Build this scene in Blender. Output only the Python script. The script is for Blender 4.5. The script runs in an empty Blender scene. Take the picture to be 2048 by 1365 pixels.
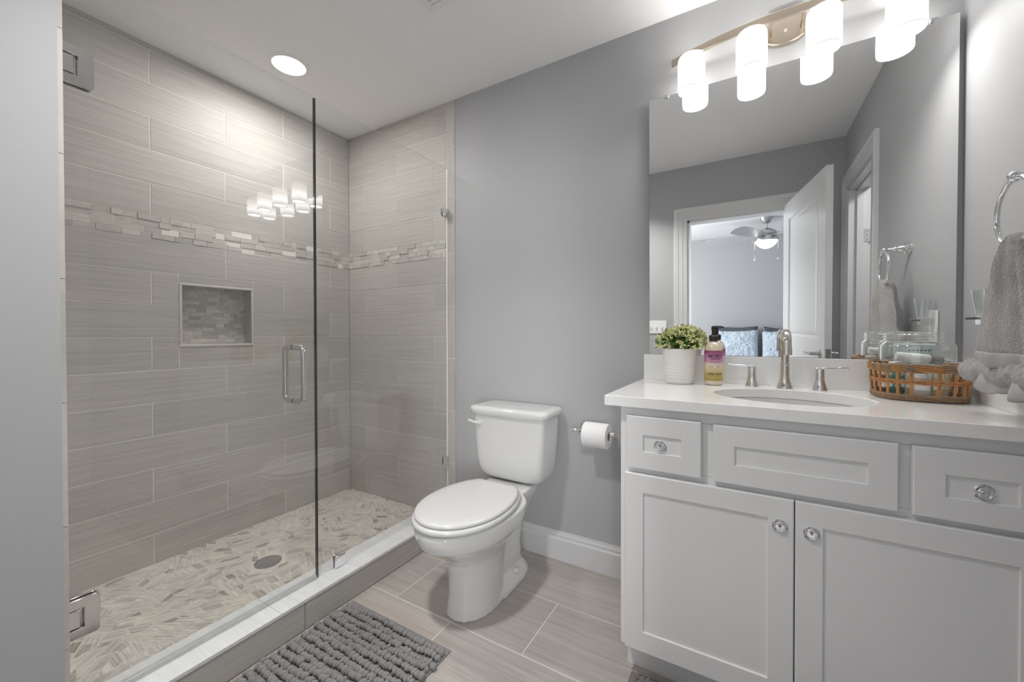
import bpy, bmesh, math, random
from mathutils import Vector, Matrix, noise
R_ = random.Random(7)
sc = bpy.context.scene
COL = sc.collection
PI = math.pi

# ------------------------------------------------------------------ camera, world, exposure, big lights
cam_d = bpy.data.cameras.new('camera'); cam = bpy.data.objects.new('camera', cam_d); COL.objects.link(cam)
sc.camera = cam
yaw, pitch, roll = 0.5286, -0.0095, -0.0017
cam.rotation_mode = 'QUATERNION'
fw = Vector((-math.sin(yaw)*math.cos(pitch), math.cos(yaw)*math.cos(pitch), math.sin(pitch)))
rt0 = Vector((math.cos(yaw), math.sin(yaw), 0)); up0 = rt0.cross(fw)
rt = math.cos(roll)*rt0 + math.sin(roll)*up0; up = -math.sin(roll)*rt0 + math.cos(roll)*up0
cam.rotation_quaternion = Matrix((rt, up, -fw)).transposed().to_quaternion()
cam.location = (2.4235, -1.8262, 1.0849)
cam_d.sensor_width = 36; cam_d.lens = 798.63/2048*36
cam_d.shift_x = -(1034.05-1024)/2048; cam_d.shift_y = (674.86-682.5)/2048
cam_d.clip_start = 0.02
w = bpy.data.worlds.new('world'); sc.world = w; w.use_nodes = True
w.node_tree.nodes['Background'].inputs[0].default_value = (0.8, 0.9, 1, 1)
w.node_tree.nodes['Background'].inputs[1].default_value = 0.3
vs = sc.view_settings
vs.view_transform = 'Standard'; vs.look = 'None'; vs.gamma = 1; vs.use_curve_mapping = False
vs.exposure = 0.66
sc.cycles.max_bounces = 10; sc.cycles.diffuse_bounces = 6; sc.cycles.glossy_bounces = 6
sc.cycles.transparent_max_bounces = 16; sc.cycles.sample_clamp_indirect = 4
sc.cycles.use_denoising = True

def area(name, loc, size, power, rot=(0,0,0), shape='DISK', color=(1,1,1), size_y=None, spread=PI):
    l = bpy.data.lights.new(name, 'AREA'); l.shape = shape; l.size = size
    if size_y: l.size_y = size_y
    l.energy = power; l.color = color; l.spread = spread
    o = bpy.data.objects.new(name, l); o.location = loc; o.rotation_euler = rot; COL.objects.link(o); return o
P_CAN, P_ENTRY_FILL, P_SHADE, P_SIDE_FILL, P_BED = 5.6, 7.6, 0.75, 56, 14.5
area('shower_can_lamp', (0.413, -0.656, 2.418), 0.13, P_CAN, color=(1, 0.98, 0.95))
area('closet_fill_light', (3.6, -1.3, 2.40), 0.3, 9, color=(1, 0.98, 0.96))  # added fill that brightens the side doorway; no fixture in the closet
area('entry_fill_light', (1.52, -1.38, 2.425), 0.15, P_ENTRY_FILL, color=(1, 0.98, 0.96), spread=1.9)  # added fill light out of view, lifts the floor and low walls
area('bedroom_fill_light', (0.12, -3.6, 1.5), 1.6, P_SIDE_FILL, rot=(0, -PI/2, 0), shape='RECTANGLE', size_y=1.4, color=(0.93, 0.97, 1))  # added cool fill from the bedroom side; no window built here
area('bedroom_fill_light', (3.75, -5.3, 1.4), 1.3, P_BED, rot=(PI/2, 0, 0.40), shape='RECTANGLE', size_y=1.5, color=(0.97, 0.985, 1), spread=1.0)  # added fill aimed through the doorway; no window behind it

ZF = -0.045          # bathroom floor; shower floor is z = 0
ZC = 2.44
XR = 3.01            # right wall
YR = -1.905          # rear wall (with the bedroom door)
YW = -1.536          # inner tiled face of the shower end wall
XG = 0.882           # shower glass plane
XC = 0.965           # curb front
S = 0.155

# ------------------------------------------------------------------ materials
def mat(name, col, rough=0.5, metal=0.0, spec=0.5, coat=0.0, bump=None, var=None, emis=None, estr=0, sheen=0, trans=0, ior=1.45, alpha=1):
    m = bpy.data.materials.new(name); m.use_nodes = True
    nt = m.node_tree; b = nt.nodes['Principled BSDF']
    b.inputs['Base Color'].default_value = (*col, 1)
    b.inputs['Roughness'].default_value = rough; b.inputs['Metallic'].default_value = metal
    b.inputs['Specular IOR Level'].default_value = spec; b.inputs['Coat Weight'].default_value = coat
    b.inputs['Sheen Weight'].default_value = sheen
    b.inputs['Transmission Weight'].default_value = trans; b.inputs['IOR'].default_value = ior
    if emis: b.inputs['Emission Color'].default_value = (*emis, 1); b.inputs['Emission Strength'].default_value = estr
    tc = None
    if bump or var: tc = nt.nodes.new('ShaderNodeTexCoord')
    if var:   # (scale, amount)
        n = nt.nodes.new('ShaderNodeTexNoise'); n.inputs['Scale'].default_value = var[0]; n.inputs['Detail'].default_value = 5
        nt.links.new(tc.outputs['Object'], n.inputs['Vector'])
        r = nt.nodes.new('ShaderNodeMix'); r.data_type = 'RGBA'
        r.inputs[6].default_value = tuple(c*(1-var[1]) for c in col)+(1,); r.inputs[7].default_value = tuple(min(1, c*(1+var[1])) for c in col)+(1,)
        nt.links.new(n.outputs['Fac'], r.inputs[0]); nt.links.new(r.outputs[2], b.inputs['Base Color'])
    if bump:  # (scale, strength, dist)
        n = nt.nodes.new('ShaderNodeTexNoise'); n.inputs['Scale'].default_value = bump[0]; n.inputs['Detail'].default_value = 4
        nt.links.new(tc.outputs['Object'], n.inputs['Vector'])
        bp = nt.nodes.new('ShaderNodeBump'); bp.inputs['Strength'].default_value = bump[1]; bp.inputs['Distance'].default_value = bump[2]
        nt.links.new(n.outputs['Fac'], bp.inputs['Height']); nt.links.new(bp.outputs[0], b.inputs['Normal'])
    return m

def tile_mat(name, c0, c1, sx, sy, rough, bumpd=0.0004, tone=0.25):
    """glazed tile with fine streaks along its length (UV in metres), tone per tile from the 'tone' attribute"""
    m = bpy.data.materials.new(name); m.use_nodes = True; nt = m.node_tree; N = nt.nodes.new; L = nt.links.new
    b = nt.nodes['Principled BSDF']; b.inputs['Roughness'].default_value = rough
    uv = N('ShaderNodeUVMap'); uv.uv_map = 'uv'
    mp = N('ShaderNodeMapping'); mp.inputs['Scale'].default_value = (sx, sy, 1); L(uv.outputs[0], mp.inputs[0])
    n1 = N('ShaderNodeTexNoise'); n1.inputs['Scale'].default_value = 1; n1.inputs['Detail'].default_value = 6; n1.inputs['Roughness'].default_value = 0.65
    L(mp.outputs[0], n1.inputs['Vector'])
    mp2 = N('ShaderNodeMapping'); mp2.inputs['Scale'].default_value = (sx*0.25, sy*0.16, 1); L(uv.outputs[0], mp2.inputs[0])
    n2 = N('ShaderNodeTexNoise'); n2.inputs['Scale'].default_value = 1; n2.inputs['Detail'].default_value = 3; L(mp2.outputs[0], n2.inputs['Vector'])
    mx = N('ShaderNodeMath'); mx.operation = 'MULTIPLY_ADD'; mx.inputs[1].default_value = 0.6; L(n1.outputs['Fac'], mx.inputs[0])
    m2 = N('ShaderNodeMath'); m2.operation = 'MULTIPLY'; m2.inputs[1].default_value = 0.4; L(n2.outputs['Fac'], m2.inputs[0]); L(m2.outputs[0], mx.inputs[2])
    cr = N('ShaderNodeValToRGB'); cr.color_ramp.elements[0].position = 0.34; cr.color_ramp.elements[1].position = 0.66
    cr.color_ramp.elements[0].color = (*c0, 1); cr.color_ramp.elements[1].color = (*c1, 1); L(mx.outputs[0], cr.inputs[0])
    at = N('ShaderNodeAttribute'); at.attribute_name = 'tone'
    ma = N('ShaderNodeMath'); ma.operation = 'MULTIPLY_ADD'; ma.inputs[1].default_value = tone; ma.inputs[2].default_value = 1-tone/2; L(at.outputs['Fac'], ma.inputs[0])
    sc_ = N('ShaderNodeVectorMath'); sc_.operation = 'SCALE'; L(cr.outputs[0], sc_.inputs[0]); L(ma.outputs[0], sc_.inputs['Scale'])
    L(sc_.outputs[0], b.inputs['Base Color'])
    bp = N('ShaderNodeBump'); bp.inputs['Strength'].default_value = 0.5; bp.inputs['Distance'].default_value = bumpd
    L(n1.outputs['Fac'], bp.inputs['Height']); L(bp.outputs[0], b.inputs['Normal'])
    return m

def glass_mat(name, tint=(0.97, 0.985, 0.98), gain=1.7, rough=0.0, base=0.0):
    m = bpy.data.materials.new(name); m.use_nodes = True; nt = m.node_tree; N = nt.nodes.new; L = nt.links.new
    for n in list(nt.nodes):
        if n.type == 'BSDF_PRINCIPLED': nt.nodes.remove(n)
    out = [n for n in nt.nodes if n.type == 'OUTPUT_MATERIAL'][0]
    tr = N('ShaderNodeBsdfTransparent'); tr.inputs[0].default_value = (*tint, 1)
    gl = N('ShaderNodeBsdfGlossy'); gl.inputs['Roughness'].default_value = rough; gl.inputs[0].default_value = (1, 1, 1, 1)
    fr = N('ShaderNodeFresnel'); fr.inputs[0].default_value = 1.5
    ge = N('ShaderNodeNewGeometry'); sb = N('ShaderNodeMath'); sb.operation = 'SUBTRACT'; sb.inputs[0].default_value = gain; 
    mu0 = N('ShaderNodeMath'); mu0.operation = 'MULTIPLY'; mu0.inputs[1].default_value = gain; L(ge.outputs['Backfacing'], mu0.inputs[0]); L(mu0.outputs[0], sb.inputs[1])
    mu = N('ShaderNodeMath'); mu.operation = 'MULTIPLY_ADD'; mu.use_clamp = True; mu.inputs[2].default_value = base; L(fr.outputs[0], mu.inputs[0]); L(sb.outputs[0], mu.inputs[1])
    mx = N('ShaderNodeMixShader'); L(mu.outputs[0], mx.inputs[0]); L(tr.outputs[0], mx.inputs[1]); L(gl.outputs[0], mx.inputs[2])
    L(mx.outputs[0], out.inputs[0])
    return m

def ramp_mat(name, stops, z0, z1, rough=0.4, estr=0.0, base=(0.9, 0.88, 0.85)):
    """colour (or emission) graded along object Z between z0 and z1"""
    m = bpy.data.materials.new(name); m.use_nodes = True; nt = m.node_tree; N = nt.nodes.new; L = nt.links.new
    b = nt.nodes['Principled BSDF']; b.inputs['Roughness'].default_value = rough
    tc = N('ShaderNodeTexCoord'); sx = N('ShaderNodeSeparateXYZ'); L(tc.outputs['Object'], sx.inputs[0])
    mr = N('ShaderNodeMapRange'); mr.inputs[1].default_value = z0; mr.inputs[2].default_value = z1; L(sx.outputs[2], mr.inputs[0])
    cr = N('ShaderNodeValToRGB'); els = cr.color_ramp.elements
    while len(els) < len(stops): els.new(0.5)
    for e, (p, c) in zip(els, stops): e.position = p; e.color = (*c, 1)
    L(mr.outputs[0], cr.inputs[0])
    if estr:
        L(cr.outputs[0], b.inputs['Emission Color']); b.inputs['Emission Strength'].default_value = estr
        b.inputs['Base Color'].default_value = (*base, 1)
    else: L(cr.outputs[0], b.inputs['Base Color'])
    return m

M = {}
M['wall'] = mat('wall_paint', (0.44, 0.443, 0.452), 0.5, spec=0.3, bump=(220, 0.08, 0.001))
M['ceil'] = mat('ceiling_paint', (0.90, 0.90, 0.905), 0.8, spec=0.1)
M['trim'] = mat('white_trim_paint', (0.66, 0.665, 0.67), 0.3)
M['cab'] = mat('cabinet_paint', (0.76, 0.76, 0.76), 0.35)
M['dark'] = mat('drain_shade_paint', (0.03, 0.03, 0.03), 0.8)
M['counter'] = mat('white_quartz', (0.86, 0.86, 0.855), 0.12, var=(160, 0.05), coat=0.3)
M['porc'] = mat('white_porcelain', (0.66, 0.66, 0.655), 0.06, coat=0.6)
M['seat'] = mat('white_seat_plastic', (0.64, 0.64, 0.635), 0.15)
M['chrome'] = mat('chrome', (0.86, 0.86, 0.87), 0.06, 1.0)
M['nickel'] = mat('polished_nickel', (0.80, 0.76, 0.72), 0.07, 1.0)
M['satin'] = mat('brushed_nickel', (0.60, 0.52, 0.43), 0.28, 1.0)
M['steel'] = mat('brushed_steel', (0.55, 0.55, 0.55), 0.3, 1.0)
M['mirror'] = mat('mirror_silver', (0.93, 0.935, 0.935), 0.0, 1.0)
M['grout'] = mat('light_grout', (0.80, 0.775, 0.74), 0.9)
M['tile'] = tile_mat('linen_tile', (0.42, 0.397, 0.371), (0.60, 0.575, 0.544), 7, 560, 0.58, tone=0.10)
M['tile'].node_tree.nodes['Principled BSDF'].inputs['Specular IOR Level'].default_value = 0.3
M['ftile'] = tile_mat('linen_floor_tile', (0.34, 0.305, 0.28), (0.52, 0.485, 0.458), 4, 240, 0.42)
M['mosaic'] = tile_mat('split_stone_mosaic', (0.46, 0.435, 0.405), (0.64, 0.615, 0.58), 22, 120, 0.55, 0.003, 0.26)
M['slab'] = tile_mat('pale_marble_sill', (0.68, 0.69, 0.70), (0.80, 0.81, 0.82), 60, 6, 0.25, 0.0002, 0.05)
M['niche_trim'] = mat('niche_pencil_trim', (0.64, 0.61, 0.575), 0.4)
M['glass'] = glass_mat('shower_glass', (0.975, 0.981, 0.978))
M['glass_edge'] = mat('dark_glass_edge', (0.06, 0.08, 0.075), 0.1)
M['glass_top'] = mat('polished_glass_edge', (0.85, 0.87, 0.86), 0.15)
M['pull'] = mat('polished_steel', (0.66, 0.66, 0.655), 0.05, 1.0)
M['hinge'] = mat('satin_chrome', (0.62, 0.61, 0.60), 0.12, 1.0)
M['clear'] = glass_mat('clear_plastic', (0.93, 0.955, 0.95), 3.2, 0.05, base=0.09)
M['tp'] = mat('toilet_paper', (0.85, 0.85, 0.85), 0.95, bump=(300, 0.2, 0.001))
M['rug'] = mat('grey_chenille', (0.29, 0.285, 0.28), 0.95, bump=(500, 0.9, 0.004), sheen=0.3, var=(60, 0.15))
M['rug2'] = mat('taupe_chenille', (0.22, 0.19, 0.185), 0.95, bump=(500, 0.9, 0.004), sheen=0.3, var=(60, 0.15))
M['towel'] = mat('grey_terry', (0.56, 0.54, 0.525), 0.95, bump=(300, 1.0, 0.012), sheen=0.5, var=(260, 0.35))
M['hem'] = mat('grey_towel_hem', (0.38, 0.37, 0.365), 0.9, bump=(600, 0.5, 0.002))
M['pot'] = mat('white_ceramic_pot', (0.84, 0.82, 0.79), 0.45)
M['leaf'] = mat('green_leaf', (0.09, 0.20, 0.03), 0.6, var=(90, 0.6))
M['bud'] = mat('cream_green_leaf', (0.80, 0.80, 0.47), 0.6, var=(90, 0.2))
M['soil'] = mat('dark_moss', (0.05, 0.07, 0.03), 0.9)
M['soap'] = mat('cream_bottle', (0.72, 0.62, 0.50), 0.15, coat=0.5)
M['black'] = mat('black_plastic', (0.035, 0.03, 0.028), 0.35)
M['wicker'] = mat('orange_wicker', (0.50, 0.24, 0.09), 0.55, var=(70, 0.45))
M['wicker2'] = mat('weathered_wicker', (0.33, 0.22, 0.14), 0.65, var=(90, 0.4))
M['white'] = mat('white_plastic', (0.86, 0.86, 0.855), 0.35)
M['cream'] = mat('cream_plastic', (0.75, 0.70, 0.55), 0.4)
M['teal'] = mat('teal_plastic', (0.12, 0.42, 0.33), 0.35)
M['ltlabel'] = mat('pale_aqua_label', (0.62, 0.74, 0.73), 0.5)
M['greyp'] = mat('grey_plastic', (0.20, 0.20, 0.20), 0.4)
M['blade'] = mat('silver_fan_blade', (0.55, 0.55, 0.56), 0.35, 0.3)
M['bluefab'] = mat('pale_blue_linen', (0.56, 0.64, 0.72), 0.9, bump=(22, 0.9, 0.05), var=(14, 0.12))
M['greyfab'] = mat('charcoal_linen', (0.10, 0.105, 0.12), 0.9)
M['bed'] = mat('white_bedding', (0.72, 0.74, 0.77), 0.9, bump=(8, 0.5, 0.02))
M['carpet'] = mat('beige_carpet', (0.42, 0.39, 0.36), 0.95)
M['ink'] = mat('dark_ink', (0.07, 0.02, 0.05), 0.6)
M['inkred'] = mat('red_ink', (0.42, 0.05, 0.08), 0.6)
M['labelcream'] = mat('cream_label', (0.80, 0.74, 0.62), 0.5)
M['dish'] = mat('lamp_lens', (0.9, 0.9, 0.9), 0.4, emis=(1, 0.985, 0.96), estr=3.0)
M['bowl'] = mat('fan_light_bowl', (0.9, 0.9, 0.9), 0.4, emis=(1, 0.97, 0.92), estr=1.15)
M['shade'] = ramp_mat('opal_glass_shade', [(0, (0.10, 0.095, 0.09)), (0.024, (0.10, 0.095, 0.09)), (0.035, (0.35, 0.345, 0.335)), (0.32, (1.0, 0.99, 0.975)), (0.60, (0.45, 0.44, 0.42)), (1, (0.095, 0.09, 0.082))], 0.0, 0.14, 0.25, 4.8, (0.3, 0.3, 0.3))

# shower floor: cut stone shards laid at random angles
def shard_mat():
    m = bpy.data.materials.new('stone_shard_mosaic'); m.use_nodes = True; nt = m.node_tree; N = nt.nodes.new; L = nt.links.new
    b = nt.nodes['Principled BSDF']; b.inputs['Roughness'].default_value = 0.5
    uv = N('ShaderNodeUVMap'); uv.uv_map = 'uv'
    at = N('ShaderNodeAttribute'); at.attribute_name = 'tone'
    mp = N('ShaderNodeMapping'); mp.inputs['Scale'].default_value = (9, 150, 1); L(uv.outputs[0], mp.inputs[0])
    n = N('ShaderNodeTexNoise'); n.inputs['Scale'].default_value = 1; n.inputs['Detail'].default_value = 4; L(mp.outputs[0], n.inputs['Vector'])
    cr = N('ShaderNodeValToRGB'); els = cr.color_ramp.elements; els.new(0.35); els.new(0.7)
    for e, (p, c) in zip(els, [(0, (0.42, 0.37, 0.325)), (0.2, (0.56, 0.52, 0.475)), (0.55, (0.70, 0.665, 0.622)), (1, (0.75, 0.685, 0.615))]): e.position = p; e.color = (*c, 1)
    L(at.outputs['Fac'], cr.inputs[0])
    mr = N('ShaderNodeMapRange'); mr.inputs[1].default_value = 0.35; mr.inputs[2].default_value = 0.65; mr.inputs[3].default_value = 0.70; mr.inputs[4].default_value = 1.16; L(n.outputs['Fac'], mr.inputs[0])
    s_ = N('ShaderNodeVectorMath'); s_.operation = 'SCALE'; L(cr.outputs[0], s_.inputs[0]); L(mr.outputs[0], s_.inputs['Scale']); L(s_.outputs[0], b.inputs['Base Color'])
    return m
M['shard'] = shard_mat()
M['shgrout'] = mat('sand_grout', (0.71, 0.685, 0.64), 0.9)

# ------------------------------------------------------------------ object helpers
OFF = {}
def empty(name, loc, label, cat, group=None, rotz=0):
    o = bpy.data.objects.new(name, None); o.location = loc; o.rotation_euler = (0, 0, rotz); COL.objects.link(o)
    o.empty_display_size = 0.05
    o['label'] = label; o['category'] = cat
    if group: o['group'] = group
    OFF[o] = Vector(loc); return o
def tag(o, label, cat, group=None):
    o['label'] = label; o['category'] = cat
    if group: o['group'] = group
    return o
def put(name, bm, m, parent=None, origin=None, smooth=False, bevel=0, segs=2, kind=None, angle=40, mods=()):
    """bmesh in world coordinates -> one mesh object; vertices are stored relative to its parent (or origin)"""
    off = Vector(origin) if origin is not None else (OFF[parent] if parent else Vector((0, 0, 0)))
    pf = OFF[parent] if parent else Vector((0, 0, 0))
    if off.length: bmesh.ops.translate(bm, verts=bm.verts, vec=-off)
    bmesh.ops.recalc_face_normals(bm, faces=bm.faces)
    me = bpy.data.meshes.new(name); bm.to_mesh(me); bm.free()
    for mm in (m if isinstance(m, (list, tuple)) else [m]): me.materials.append(mm)
    o = bpy.data.objects.new(name, me); COL.objects.link(o)
    if parent: o.parent = parent
    o.location = off - pf; OFF[o] = off
    if bevel:
        b = o.modifiers.new('bevel', 'BEVEL'); b.width = bevel; b.segments = segs; b.limit_method = 'ANGLE'; b.angle_limit = math.radians(35)
    for md in mods:
        x = o.modifiers.new(md[0].lower(), md[0])
        for k, v in md[1].items(): setattr(x, k, v)
    if smooth:
        me.polygons.foreach_set('use_smooth', [True]*len(me.polygons))
        if angle < 180:
            try: me.set_sharp_from_angle(angle=math.radians(angle))
            except Exception: pass
    elif bevel:
        me.polygons.foreach_set('use_smooth', [True]*len(me.polygons))
        try: me.set_sharp_from_angle(angle=math.radians(30))
        except Exception: pass
    if kind: o['kind'] = kind
    return o
def struct(name, bm, m, parent=None, **k):
    o = put(name, bm, m, parent, **k)
    if not parent: o['kind'] = 'structure'
    return o
def B(): return bmesh.new()
def box(bm, x0, x1, y0, y1, z0, z1, mi=0):
    v = [bm.verts.new((x, y, z)) for x in (x0, x1) for y in (y0, y1) for z in (z0, z1)]
    fs = [bm.faces.new([v[i] for i in q]) for q in ((0,1,3,2),(4,6,7,5),(0,4,5,1),(2,3,7,6),(0,2,6,4),(1,5,7,3))]
    for f in fs: f.material_index = mi
    return bm
def bx(*a): return box(B(), *a)
def prism(bm, pts, d0, d1, axis):
    """extrude polygon pts (2D) along axis from d0 to d1; axis x:(y,z) y:(x,z) z:(x,y)"""
    def P(p, d): return {'x': (d, p[0], p[1]), 'y': (p[0], d, p[1]), 'z': (p[0], p[1], d)}[axis]
    a = [bm.verts.new(P(p, d0)) for p in pts]; b = [bm.verts.new(P(p, d1)) for p in pts]
    bm.faces.new(a); bm.faces.new(b[::-1])
    for i in range(len(pts)):
        j = (i+1) % len(pts); bm.faces.new((a[i], b[i], b[j], a[j]))
    return bm
def frame_of(axis):
    a = Vector(axis).normalized(); t = Vector((0, 0, 1)) if abs(a.z) < 0.9 else Vector((1, 0, 0))
    u = t.cross(a).normalized(); return a, u, a.cross(u)
def lathe(bm, prof, base=(0, 0, 0), axis=(0, 0, 1), seg=32, cap=True, sq=None):
    """prof: list of (radius, height along axis)"""
    a, u, v = frame_of(axis); base = Vector(base); rings = []
    for r, h in prof:
        ring = []
        for i in range(seg):
            t = 2*PI*i/seg; ring.append(bm.verts.new(base + a*h + (u*math.cos(t) + v*math.sin(t))*max(r, 1e-5)))
        rings.append(ring)
    for p, q in zip(rings, rings[1:]):
        for i in range(seg):
            j = (i+1) % seg; bm.faces.new((p[i], p[j], q[j], q[i]))
    if cap: bm.faces.new(rings[0][::-1]); bm.faces.new(rings[-1])
    return bm
def loft(bm, rings, cap=True, closed=True):
    vr = [[bm.verts.new(p) for p in r] for r in rings]; n = len(vr[0])
    for p, q in zip(vr, vr[1:]):
        for i in range(n if closed else n-1):
            j = (i+1) % n; bm.faces.new((p[i], p[j], q[j], q[i]))
    if cap and closed: bm.faces.new(vr[0][::-1]); bm.faces.new(vr[-1])
    return vr
def tube(bm, pts, r, seg=10, closed=False, cap=True):
    pts = [Vector(p) for p in pts]; n = len(pts); rings = []
    u = None
    for i in range(n):
        if closed: d = pts[(i+1) % n]-pts[i-1]
        else: d = pts[min(i+1, n-1)]-pts[max(i-1, 0)]
        d.normalize()
        if u is None: _, u, _v = frame_of(d)
        u = (u-d*u.dot(d)).normalized(); v = d.cross(u)
        rr = r[i] if isinstance(r, (list, tuple)) else r
        rings.append([pts[i]+(u*math.cos(2*PI*k/seg)+v*math.sin(2*PI*k/seg))*rr for k in range(seg)])
    vr = [[bm.verts.new(p) for p in q] for q in rings]
    rng = range(n) if closed else range(n-1)
    for i in rng:
        p, q = vr[i], vr[(i+1) % n]
        for k in range(seg): l = (k+1) % seg; bm.faces.new((p[k], p[l], q[l], q[k]))
    if not closed and cap: bm.faces.new(vr[0][::-1]); bm.faces.new(vr[-1])
    return bm
def ball(bm, c, r, sub=2, s=(1, 1, 1)):
    x = bmesh.ops.create_icosphere(bm, subdivisions=sub, radius=1)
    for v in x['verts']: v.co = Vector((v.co.x*r*s[0]+c[0], v.co.y*r*s[1]+c[1], v.co.z*r*s[2]+c[2]))
    return x['verts']
def arc(c, r, a0, a1, n, plane='xz'):
    o = []
    for i in range(n+1):
        t = a0+(a1-a0)*i/n; ca, sa = r*math.cos(t), r*math.sin(t)
        o.append({'xz': (c[0]+ca, c[1], c[2]+sa), 'yz': (c[0], c[1]+ca, c[2]+sa), 'xy': (c[0]+ca, c[1]+sa, c[2])}[plane])
    return o

# ------------------------------------------------------------------ tiled surfaces
def sub_rect(rs, h):
    out = []
    for (a, b, c, d) in rs:
        if h[0] >= b or h[1] <= a or h[2] >= d or h[3] <= c: out.append((a, b, c, d)); continue
        if a < h[0]: out.append((a, h[0], c, d))
        if b > h[1]: out.append((h[1], b, c, d))
        x0, x1 = max(a, h[0]), min(b, h[1])
        if c < h[2]: out.append((x0, x1, c, h[2]))
        if d > h[3]: out.append((x0, x1, h[3], d))
    return [q for q in out if q[1]-q[0] > 0.004 and q[3]-q[2] > 0.004]
def tiles(bm, rects, P, th=0.006, g=0.0016, mi=1, jit=0.0, toneamp=1.0):
    """rects: (u0,u1,v0,v1[,vertical]); P(u,v,d) gives the world point, d = height above the grout bed"""
    uvl = bm.loops.layers.uv.get('uv') or bm.loops.layers.uv.new('uv')
    tl = bm.loops.layers.float_color.get('tone') or bm.loops.layers.float_color.new('tone')
    for r in rects:
        a, b, c, d = r[:4]; vert = len(r) > 4 and r[4]
        a += g; b -= g; c += g; d -= g
        if b <= a or d <= c: continue
        h = th+R_.uniform(0, jit); e = min(0.0012, (b-a)/4, (d-c)/4)
        lo = [(a, c), (b, c), (b, d), (a, d)]; hi = [(a+e, c+e), (b-e, c+e), (b-e, d-e), (a+e, d-e)]
        V = [bm.verts.new(P(u, v, 0)) for u, v in lo]; W = [bm.verts.new(P(u, v, h-e)) for u, v in lo]; T = [bm.verts.new(P(u, v, h)) for u, v in hi]
        fs = [bm.faces.new(T)]
        for i in range(4):
            j = (i+1) % 4; fs.append(bm.faces.new((V[i], V[j], W[j], W[i]))); fs.append(bm.faces.new((W[i], W[j], T[j], T[i])))
        cs = {}
        for vs_, pts in ((V, lo), (W, lo), (T, hi)):
            for vv, p in zip(vs_, pts): cs[vv] = p
        ou, ov, tn = R_.uniform(0, 50), R_.uniform(0, 50), 0.5+(R_.random()-0.5)*toneamp
        for f in fs:
            f.material_index = mi
            for l in f.loops:
                u, v = cs[l.vert]
                l[uvl].uv = (v+ou, u+ov) if vert else (u+ou, v+ov)
                l[tl] = (tn, tn, tn, 1)
def rows_rects(zs, parities, u0, u1, j0, half, even_first=None):
    out = []
    for i in range(len(zs)-1):
        z1, z0 = zs[i], zs[i+1]; p = parities[i]
        js = [j0+half*k for k in range(-4, 12) if (k % 2) == p]
        cuts = [u0]+[j for j in js if u0+0.01 < j < u1-0.01]+[u1]
        out += [(a, b, z0, z1) for a, b in zip(cuts, cuts[1:])]
    return out
def mosaic_rects(u0, u1, v0, v1, nrow, l0, l1):
    out = []; h = (v1-v0)/nrow
    for r in range(nrow):
        u = u0-R_.uniform(0, l0)
        while u < u1:
            L = R_.uniform(l0, l1); a, b = max(u, u0), min(u+L, u1)
            if b-a > 0.006: out.append((a, b, v0+r*h, v0+(r+1)*h))
            u += L
    return out
def quad(bm, pts, mi=0):
    f = bm.faces.new([bm.verts.new(p) for p in pts]); f.material_index = mi
zb = 2.2571
ZL = [ZC, zb+S, zb, zb-S, zb-2*S, zb-3*S, zb-3*S-0.1499]
g0 = ZL[-1]-0.1078
ZL2 = [g0-k*S for k in range(10)]+[0.0]
par1 = [0, 1, 0, 1, 0, 1]                # rows above the band on the left wall
par2 = [0, 1, 0, 1, 0, 1, 0, 1, 0, 1]    # rows below it
HALF = 0.3087
# left wall (x = 0), u runs from the corner towards the camera
NY0, NY1, NZ0, NZ1 = 0.628, 0.968, 1.020, 1.338
bm = B()
PL = lambda u, v, d: (-0.006+d, -u, v)
hole = (NY0, NY1, NZ0, NZ1)
rc = rows_rects(ZL, par1, 0, -YW, 0.1458, HALF)+rows_rects(ZL2, par2, 0, -YW, 0.1458, HALF)
for r in sub_rect([(0, -YW, 0, ZC)], hole): quad(bm, [PL(r[0], r[2], 0.0045), PL(r[1], r[2], 0.0045), PL(r[1], r[3], 0.0045), PL(r[0], r[3], 0.0045)])
tiles(bm, sub_rect(rc, hole), PL)
tiles(bm, mosaic_rects(0, -YW, g0, ZL[-1], 4, 0.03, 0.10), PL, th=0.004, g=0.0004, mi=2, jit=0.006)
box(bm, -0.16, -0.008, YW-0.1, -NY1, -0.1, ZC+0.1); box(bm, -0.16, -0.008, -NY0, 0.16, -0.1, ZC+0.1)
box(bm, -0.16, -0.008, -NY1, -NY0, -0.1, NZ0); box(bm, -0.16, -0.008, -NY1, -NY0, NZ1, ZC+0.1)
wl = struct('wall_left', bm, [M['grout'], M['tile'], M['mosaic']])
# niche: back mosaic, sides, trim
bm = B(); ND = 0.09
tiles(bm, mosaic_rects(NY0, NY1, NZ0, NZ1, 16, 0.03, 0.06), lambda u, v, d: (-ND+d, -u, v), th=0.003, g=0.0005, mi=1, jit=0.001, toneamp=1.6)
quad(bm, [(-ND+.0015, -NY0, NZ0), (-ND+.0015, -NY1, NZ0), (-ND+.0015, -NY1, NZ1), (-ND+.0015, -NY0, NZ1)], 0)
tiles(bm, [(NY0+0.0, NY1, 0, ND)], lambda u, v, d: (-v, -u, NZ1-d), th=0.004, mi=2)
tiles(bm, [(NY0+0.0, NY1, 0, ND)], lambda u, v, d: (-v, -u, NZ0+d), th=0.004, mi=2)
tiles(bm, [(0, ND, NZ0, NZ1)], lambda u, v, d: (-u, -NY0-d, v), th=0.004, mi=2)
tiles(bm, [(0, ND, NZ0, NZ1)], lambda u, v, d: (-u, -NY1+d, v), th=0.004, mi=2)
put('niche', bm, [M['grout'], M['mosaic'], M['tile']], wl)
bm = B(); t_ = 0.012
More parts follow.
